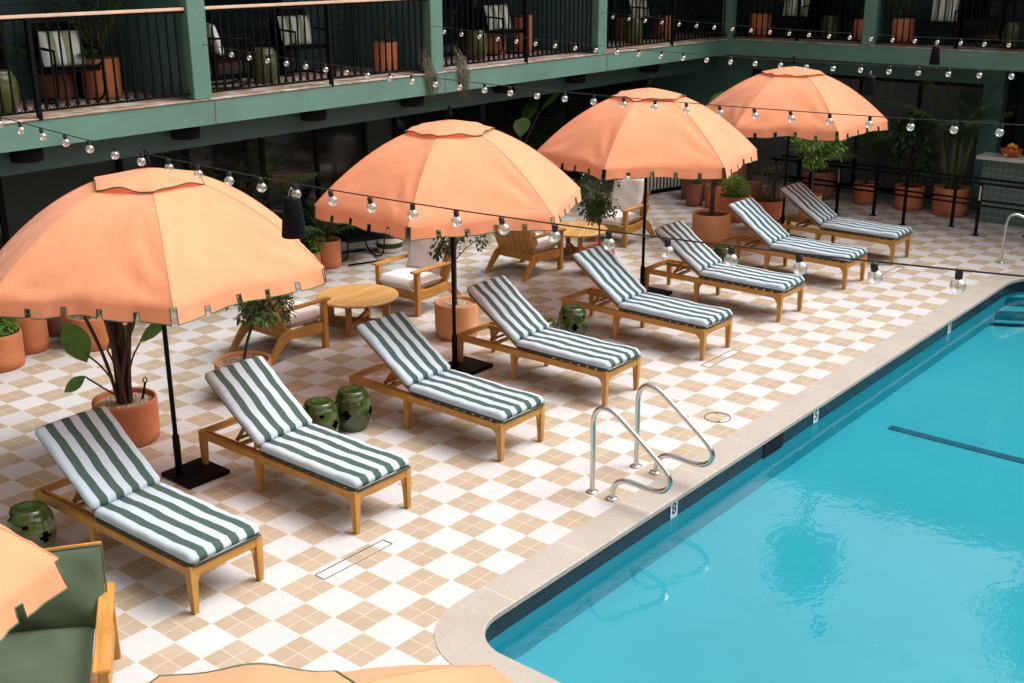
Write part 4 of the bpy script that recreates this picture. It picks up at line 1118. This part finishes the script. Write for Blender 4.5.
R_ = tree_pot('potted_tree', 'dark broad leaved plant in the middle pot before the glass wall', 14.80, 2.78, .26, .44, 'terracotta', .7, (.42, .62, 1.15), 'leaf_dark', 700, .13, .07, 'bark', .02, clumps=14)
R_ = palm_pot('tall cane palm in the rightmost terracotta pot beside the bar', 14.82, 2.02, .315, .50, 'terracotta', 24, 1.35, (.7, 1.45), 'leaf_palm', trunk=.85, top='pebbles', lw=.3)
m_ = MB()
for i in range(26):
    a = random.uniform(0, 6.28); q = random.uniform(.02, .14); e_ = random.uniform(.05, .30)
    m_.tube([(q*cos(a), q*sin(a), .45), (q*cos(a)*1.2+e_*.3*cos(a), q*sin(a)*1.2+e_*.3*sin(a), .95), (cos(a)*e_*1.3, sin(a)*e_*1.3, random.uniform(1.3, 1.75))], [.009, .007, .003], 5)
m_.build('canes', 'leaf_grass', R_)
bush_pot('potted_shrub', 'bright green low shrub in the terracotta pot at the left edge', -.06, 7.58, .27, .42, 'terracotta', .25)
bush_pot('potted_shrub', 'taller plain terracotta pot second from the left edge', .46, 7.86, .22, .46, 'terracotta', .14, 'leaf_dark', 120)
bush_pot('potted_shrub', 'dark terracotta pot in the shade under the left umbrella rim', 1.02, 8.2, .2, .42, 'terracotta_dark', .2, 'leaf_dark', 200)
bush_pot('potted_shrub', 'wide terracotta pot seen between the dark stalks of the large plant', 1.10, 7.45, .34, .40, 'terracotta', .22, 'leaf_dark', 260, top='pebbles')
palm_pot('dark palm in a terracotta pot behind the near round table', 5.33, 8.0, .205, .42, 'terracotta', 11, .75, (.5, 1.4), 'leaf_palm', trunk=.1, lw=.16)
bush_pot('potted_shrub', 'leafy bright plant in a pot just past the left umbrella rim', 4.98, 8.02, .17, .30, 'terracotta', .24, 'leaf_bright', 420, .06, .03)
# palms and banana plants in the shade along the left wall
for x, y, L, lab in ((-1.7, 8.2, 1.5, 'shaded palm at the far left under the balcony'), (4.35, 8.45, 1.5, 'large shaded palm above the hanging black speaker'), (10.9, 8.3, 1.2, 'shaded palm behind the third umbrella'), (13.3, 7.9, 1.3, 'shaded palm near the inner corner of the terrace')):
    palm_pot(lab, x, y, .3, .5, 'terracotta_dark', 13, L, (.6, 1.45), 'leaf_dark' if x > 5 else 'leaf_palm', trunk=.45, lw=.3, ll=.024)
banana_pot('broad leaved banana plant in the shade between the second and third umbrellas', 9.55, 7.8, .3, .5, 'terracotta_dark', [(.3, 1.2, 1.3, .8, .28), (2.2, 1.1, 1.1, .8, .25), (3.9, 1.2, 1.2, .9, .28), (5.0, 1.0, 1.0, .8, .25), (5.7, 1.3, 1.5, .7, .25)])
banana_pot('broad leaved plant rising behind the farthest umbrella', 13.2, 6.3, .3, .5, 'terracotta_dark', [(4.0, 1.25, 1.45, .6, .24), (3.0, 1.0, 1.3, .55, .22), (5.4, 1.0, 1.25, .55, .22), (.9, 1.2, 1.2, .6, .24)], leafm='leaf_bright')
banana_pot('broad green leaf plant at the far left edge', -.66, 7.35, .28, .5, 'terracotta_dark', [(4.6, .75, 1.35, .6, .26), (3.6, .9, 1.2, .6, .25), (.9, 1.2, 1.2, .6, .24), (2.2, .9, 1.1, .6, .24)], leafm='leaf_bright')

# ------------------------------------------------------------------ far-left wire lounge chair and striped basket
R_ = thing('wire_lounge_chair', 'black tube framed lounge chair in the shade behind the near round table', 'lounge chair', (5.95, 8.05, 0), -.35)
m_ = MB()
for s_ in (-.3, .3):
    m_.tube(smooth([(s_, -.42, .62), (s_, -.42, .02), (s_, .35, .02), (s_, .30, .55), (s_, .48, .86)], 2), .013, 8)
    m_.tube([(s_, -.42, .62), (s_, .32, .60)], .013, 8)
m_.tube([(-.3, -.42, .02), (.3, -.42, .02)], .013, 8); m_.tube([(-.3, .35, .02), (.3, .35, .02)], .013, 8); m_.tube([(-.3, .48, .86), (.3, .48, .86)], .013, 8)
m_.build('frame', 'black_metal', R_)
MB().box(-.29, .29, -.38, .32, .34, .40).build('seat', 'black_plastic', R_, bevel=.02)
MB().beam((0, .31, .40), (0, .47, .84), .56, .03, (0, 1, 0)).build('backrest', 'black_plastic', R_)
R_ = thing('striped_basket', 'round basket with black, cream and olive bands beside the wire chair', 'basket', (6.58, 7.95, 0))
MB().lathe([(.17, 0), (.20, .03), (.215, .2), (.205, .40), (.195, .46), (.18, .46), (.18, .1), (0, .08)], 32).build('body', 'stripe_basket', R_)
for s_ in (-1, 1): MB().tube([(s_*.2+.0, .07*cos(a), .44+.12*sin(a)) for a in [pi*i/8 for i in range(9)]], .012, 6).build('handle', 'dark_piping', R_)
R_ = thing('striped_bench', 'low bench with grey and white vertical stripes behind the third umbrella', 'bench', (13.35, 7.15, 0), -.27)
MB().box(-.75, .85, -.05, .5, .07, .42).build('skirt', 'stripe_bench', R_, bevel=.01)
MB().box(-.77, .87, -.07, .52, .004, .069).build('plinth', 'black_plastic', R_)
MB().box(-.75, .85, -.05, .5, .42, .50).build('seat_pad', 'cream_fabric', R_, bevel=.03)
R_ = thing('side_table', 'small square wooden side table in the shade left of the far round table', 'side table', (7.9, 8.1, 0))
MB().box(-.3, .3, -.3, .3, .43, .47).build('top', 'teak_x', R_, bevel=.004)
for a in (-.26, .26):
    for b_ in (-.26, .26): MB().box(a-.025, a+.025, b_-.025, b_+.025, 0, .43).build('leg', 'teak_z', R_)

# ------------------------------------------------------------------ ramp handrails at the far right
def ramp_rail(x, ys, lab, posts, dz=0):
    R_ = thing('handrail', lab, 'handrail', (x, 0, 0), 0, 'black handrails before the far wall')
    for y in posts:
        MB().box(-.022, .022, y-.022, y+.022, .008, .86).build('post', 'black_metal', R_)
        MB().box(-.05, .05, y-.05, y+.05, .002, .012).build('base_plate', 'black_metal', R_)
    m_ = MB(); m_.tube([(-.0, ys[0], .88), (0, ys[1], .88)], .021, 10); m_.build('top_bar', 'black_metal', R_)
    m_ = MB(); m_.tube([(-.03, ys[0], .52), (-.03, ys[1], .52)], .017, 10); m_.build('lower_bar', 'black_metal', R_)
    return R_
a_ = ramp_rail(13.45, (-1.5, 4.9), 'black two bar handrail nearer the pool at the far right', (4.8, 3.56, 2.33, 1.09, -.15))
ramp_rail(13.86, (-1.5, 4.9), 'black two bar handrail nearer the potted plants at the far right', (4.3, 3.04, 1.64, .4, -.9))
for y in (3.56, 1.09): MB().box(-.026, -.0222, y-.014, y+.014, .60, .84).build('clip', 'steel', a_)

# ------------------------------------------------------------------ balcony furniture
def bal_chair_mesh():
    R_ = thing('balcony_chair', 'x', 'chair')
    m_ = MB()
    for s_ in (-.27, .27):
        m_.tube(smooth([(s_, -.28, .42), (s_, -.28, .015), (s_, .30, .015)], 2), .014, 6); m_.tube(smooth([(s_, -.28, .60), (s_, -.30, .42), (s_, .18, .36), (s_, .33, .86)], 1), .014, 6); m_.tube([(s_, -.29, .60), (s_, .24, .62)], .016, 6)
    m_.tube([(-.27, .30, .015), (.27, .30, .015)], .014, 6); m_.tube([(-.27, -.28, .42), (.27, -.28, .42)], .014, 6); m_.tube([(-.27, .33, .86), (.27, .33, .86)], .014, 6)
    m_.build('frame', 'black_metal', R_)
    MB().box(-.26, .26, -.27, .2, .36, .41).build('seat', 'black_plastic', R_, bevel=.012)
    MB().beam((0, .19, .41), (0, .33, .85), .5, .02, (0, 1, 0)).build('backrest', 'black_plastic', R_)
    o = pillow(MB(), (0, 0, 0), .255, .215, .075, 4, 12, .4).build('pillow', 'stripe_pillow', R_, loc=(0, .13, .585)); o.rotation_euler = (radians(74), 0, 0)
    return R_
bc0 = bal_chair_mesh()
cs = [(1.17, 7.45, -.12, 'black balcony chair with striped pillow in the leftmost bay'), (3.25, 7.35, 1.1, 'black balcony chair with striped pillow turned sideways beside the first post'), (4.86, 7.75, -.15, 'black balcony chair with striped pillow in the second bay, pillow facing front'),
      (8.95, 7.55, -.15, 'black balcony chair with striped pillow in the third bay'), (13.15, 7.60, -.1, 'black balcony chair with striped pillow in the bay beside the corner'), (15.2, 5.55, pi/2*-1+.1, 'black balcony chair with striped pillow on the right wing beside the corner'), (15.15, 2.65, pi/2*-1+.1, 'black balcony chair with striped pillow on the right wing near the bar end')]
for i, (x, y, rz, lab) in enumerate(cs):
    if i == 0: bc0.location = (x, y, ZF); bc0.rotation_euler = (0, 0, rz); bc0['label'] = lab; bc0['group'] = 'balcony chairs with striped pillows'
    else: dup(bc0, (x, y, ZF), rz, lab)
st2 = make_stool('olive_glaze', .44, False)
for i, (x, y, lab) in enumerate([(.2, 7.2, 'olive ceramic stool on the balcony at the left picture edge'), (3.86, 7.35, 'olive ceramic stool between the two chairs of the second balcony bay'), (8.1, 7.4, 'olive ceramic stool left of the third bay chair'), (12.35, 7.3, 'olive ceramic stool in the bay left of the corner'), (15.3, 4.8, 'olive ceramic stool between chair and post on the right wing'), (15.2, 1.42, 'olive ceramic stool at the right picture edge on the balcony')]):
    if i == 0: st2.location = (x, y, ZF); tag(st2, lab, None, 'olive stools on the balconies')
    else: dup(st2, (x, y, ZF), i*.7, lab)
def up(o): o.location.z = ZF; return o
G2 = 'potted plants on the balconies'
up(palm_pot('tall yellow green palm in a terracotta pot, leftmost balcony bay', 1.62, 7.55, .22, .46, 'terracotta', 12, 1.0, (.9, 1.45), 'leaf_grass', trunk=.1, group=G2, lw=.2))
up(palm_pot('dark plant in a terracotta pot behind the leftmost balcony chair', 1.25, 7.9, .20, .30, 'terracotta_dark', 9, .8, (.6, 1.4), 'leaf_dark', trunk=.1, group=G2, lw=.2))
up(bush_pot('potted_shrub', 'small dark bush in a terracotta pot at the right end of the second balcony bay', 5.82, 7.1, .19, .42, 'terracotta', .20, 'leaf_dark', 300, .06, .02, group=G2))
up(bush_pot('potted_shrub', 'terracotta pot tucked behind the second balcony post', 6.55, 7.0, .17, .42, 'terracotta', .12, 'leaf_olive', 120, group=G2))
up(bush_pot('potted_shrub', 'wide terracotta pot behind the third bay chair', 9.0, 7.85, .24, .42, 'terracotta', .2, 'leaf_dark', 200, group=G2))
up(bush_pot('potted_shrub', 'terracotta pot with taller pot behind it, right of the third bay chair', 9.45, 7.55, .17, .62, 'terracotta', .15, 'leaf_dark', 160, group=G2))
up(palm_pot('dark palm in a terracotta pot beside the fourth bay chair', 13.7, 7.5, .20, .44, 'terracotta', 9, .8, (.8, 1.4), 'leaf_dark', trunk=.1, group=G2))
up(bush_pot('potted_shrub', 'terracotta pot left of the fourth bay chair', 12.85, 7.8, .24, .42, 'terracotta_dark', .2, 'leaf_dark', 200, group=G2))
up(palm_pot('palm in a terracotta pot right of the inner corner post', 14.95, 6.1, .21, .46, 'terracotta', 9, .8, (.8, 1.4), 'leaf_palm', trunk=.1, group=G2))
up(palm_pot('plant in a terracotta pot just left of the right wing post', 14.95, 4.02, .16, .42, 'terracotta', 9, .8, (.9, 1.4), 'leaf_dark', trunk=.1, group=G2))
up(palm_pot('yellowish palm in a terracotta pot right of the right wing post', 14.9, 3.25, .19, .46, 'terracotta', 9, .8, (.9, 1.4), 'leaf_grass', trunk=.1, group=G2))
# dry trailing weeds hanging over the slab edge
for k, (x, y, hang, lab) in enumerate(((6.05, YF+.02, .42, 'dry trailing weed spilling over the slab left of the second post'), (6.75, YF+.02, .55, 'dry trailing weed hanging over the slab right of the second post'))):
    m_ = MB()
    for i in range(60):
        x0 = random.uniform(-.06, .06); top = random.uniform(0, .35); l_ = random.uniform(.05, hang) if i > 8 else hang
        p = [(x0, .06, top), (x0+random.uniform(-.1, .1), -.02, top*.4+.06), (x0+random.uniform(-.06, .14), -.045, -.1*l_), (x0+random.uniform(-.08, .18), -.05, -l_*.8)]
        m_.tube(p, .003, 3)
        for j in range(6): q = Vector(p[random.randint(0, 2)]); m_.leaf(q+rdir()*.03, rdir(), rdir(), .03, .008)
    tag(m_.build('trailing_weed', 'dry_weed', loc=(x, y, ZF)), lab, 'weed', 'dry weeds on the slab edge')

# ------------------------------------------------------------------ string lights
CPz = CP.z
def stringA(s_):
    t_ = s_; p = Vector((-.49-.0064*t_, 6.5-.4003*t_, 3.005-.0253*t_+.0011*t_*t_)); return CP+(p-CP)*.78
def stringB(s_): return Vector((2.32+.0022*s_, 6.5-.3128*s_, 3.46-.019*s_+.0005*s_*s_))
def stringC(s_): return Vector((6.16+.0117*s_, 6.5-.3146*s_, 3.48-.0219*s_+.0006*s_*s_))
def stringD(s_): return Vector((10.22+.005*s_, 6.5-.3146*s_, 3.50-.020*s_+.00055*s_*s_))
gb = MB().ball((0, 0, 0), .029, 18, 12)
bulb_proto = gb.build('bulb', 'bulb_glass'); bulb_me = bulb_proto.data; bpy.data.objects.remove(bulb_proto)
m_ = MB().lathe([(.012, .024), (.014, .028), (.014, .054), (.009, .06)], 12); sp = m_.build('socket', 'socket'); sock_me = sp.data; bpy.data.objects.remove(sp)
m_ = MB().ball((0, 0, -.004), .0065, 8, 6, (1, 1, 1.5)).tube([(0, 0, .003), (0, 0, .025)], .003, 6); sp = m_.build('filament', 'filament'); fil_me = sp.data; bpy.data.objects.remove(sp)
for fn, t0_, o_, n_, t1_, lab in ((stringA, -8.2, 2.4633, 25, 27.5, 'nearest string of clear globe bulbs crossing in front of all the umbrellas'), (stringB, 0, 1.661, 29, 31, 'string of clear globe bulbs from the first balcony post over the umbrella tops'),
                            (stringC, 0, .692, 27, 29, 'string of clear globe bulbs starting at the second balcony post'), (stringD, 0, .7, 27, 29, 'farthest string of globe bulbs, starting at the third balcony post before the corner')):
    R_ = thing('string_light', lab, 'string light', tuple(fn(t0_)), 0, 'strings of globe bulbs over the pool deck'); org = fn(t0_)
    off = Vector((0, 0, .060))
    pts = [fn(t0_+(t1_-t0_)*i/80)+off-org for i in range(81)]
    m_ = MB(); m_.tube(pts, .0038, 5)
    m_.build('cable', 'cable', R_)
    rb = random.Random(n_)
    for k in range(-3 if fn is stringA else 0, n_):
        p = fn(o_+k)
        b_ = bpy.data.objects.new('bulb', bulb_me); COL.objects.link(b_); b_.parent = R_; b_.location = p-org; b_.rotation_euler = (rb.uniform(-.25, .25), rb.uniform(-.2, .2), 0)
        # swing about the cable
        s2 = bpy.data.objects.new('socket', sock_me); COL.objects.link(s2); s2.parent = b_
        s3 = bpy.data.objects.new('filament', fil_me); COL.objects.link(s3); s3.parent = b_
# hanging black speakers
def speaker(p, h, lab):
    R_ = thing('pendant_speaker', lab, 'speaker', tuple(p), 0, 'black speakers hanging from the bulb strings')
    MB().lathe([(.0, -h), (.068, -h), (.072, -h+.01), (.050, -.02), (.046, -.004), (.0, 0)], 28).build('body', 'black_plastic', R_)
    m_ = MB(); m_.tube(smooth([(-.025, 0, 0), (-.012, 0, .035), (0, 0, .05), (.012, 0, .035), (.025, 0, 0)], 1), .003, 5); m_.build('hook', 'steel', R_)
speaker((-1.77, .10, 3.215), .235, 'black tapered speaker hanging on the nearest string above the left umbrella')
speaker((6.19, .10, 3.25), .20, 'black tapered speaker hanging right of the farthest umbrella top')
speaker((10.25, .92, 3.27), .245, 'black tapered speaker hanging before the right wing slab')

# ------------------------------------------------------------------ palms behind the right wing (seen mirrored in the pool)
def street_palm(x, y, h, r, lab, nf=110):
    R_ = thing('palm_tree', lab, 'palm tree', (x, y, 0), 0, 'palms beyond the right wing')
    m_ = MB(); m_.tube([(0, 0, 0), (.1, .05, h*.5), (.05, 0, h)], [.22, .16, .15], 10); m_.build('trunk', 'bark', R_)
    m_ = MB()
    for i in range(nf):
        a = 2.4*i; el = 1.45-2.6*i/nf; frond(m_, (.05, 0, h), a, el, r*random.uniform(.6, 1.15), 10, .34, .08, 1.2)
    m_.build('fronds', 'leaf_dark', R_)
street_palm(24, 8.3, 13.0, 1.25, 'palm tree behind the right wing mirrored as the dark shape in the pool')
street_palm(24, 1.4, 12.6, 1.7, 'palm tree behind the right wing mirrored at the right edge of the pool')
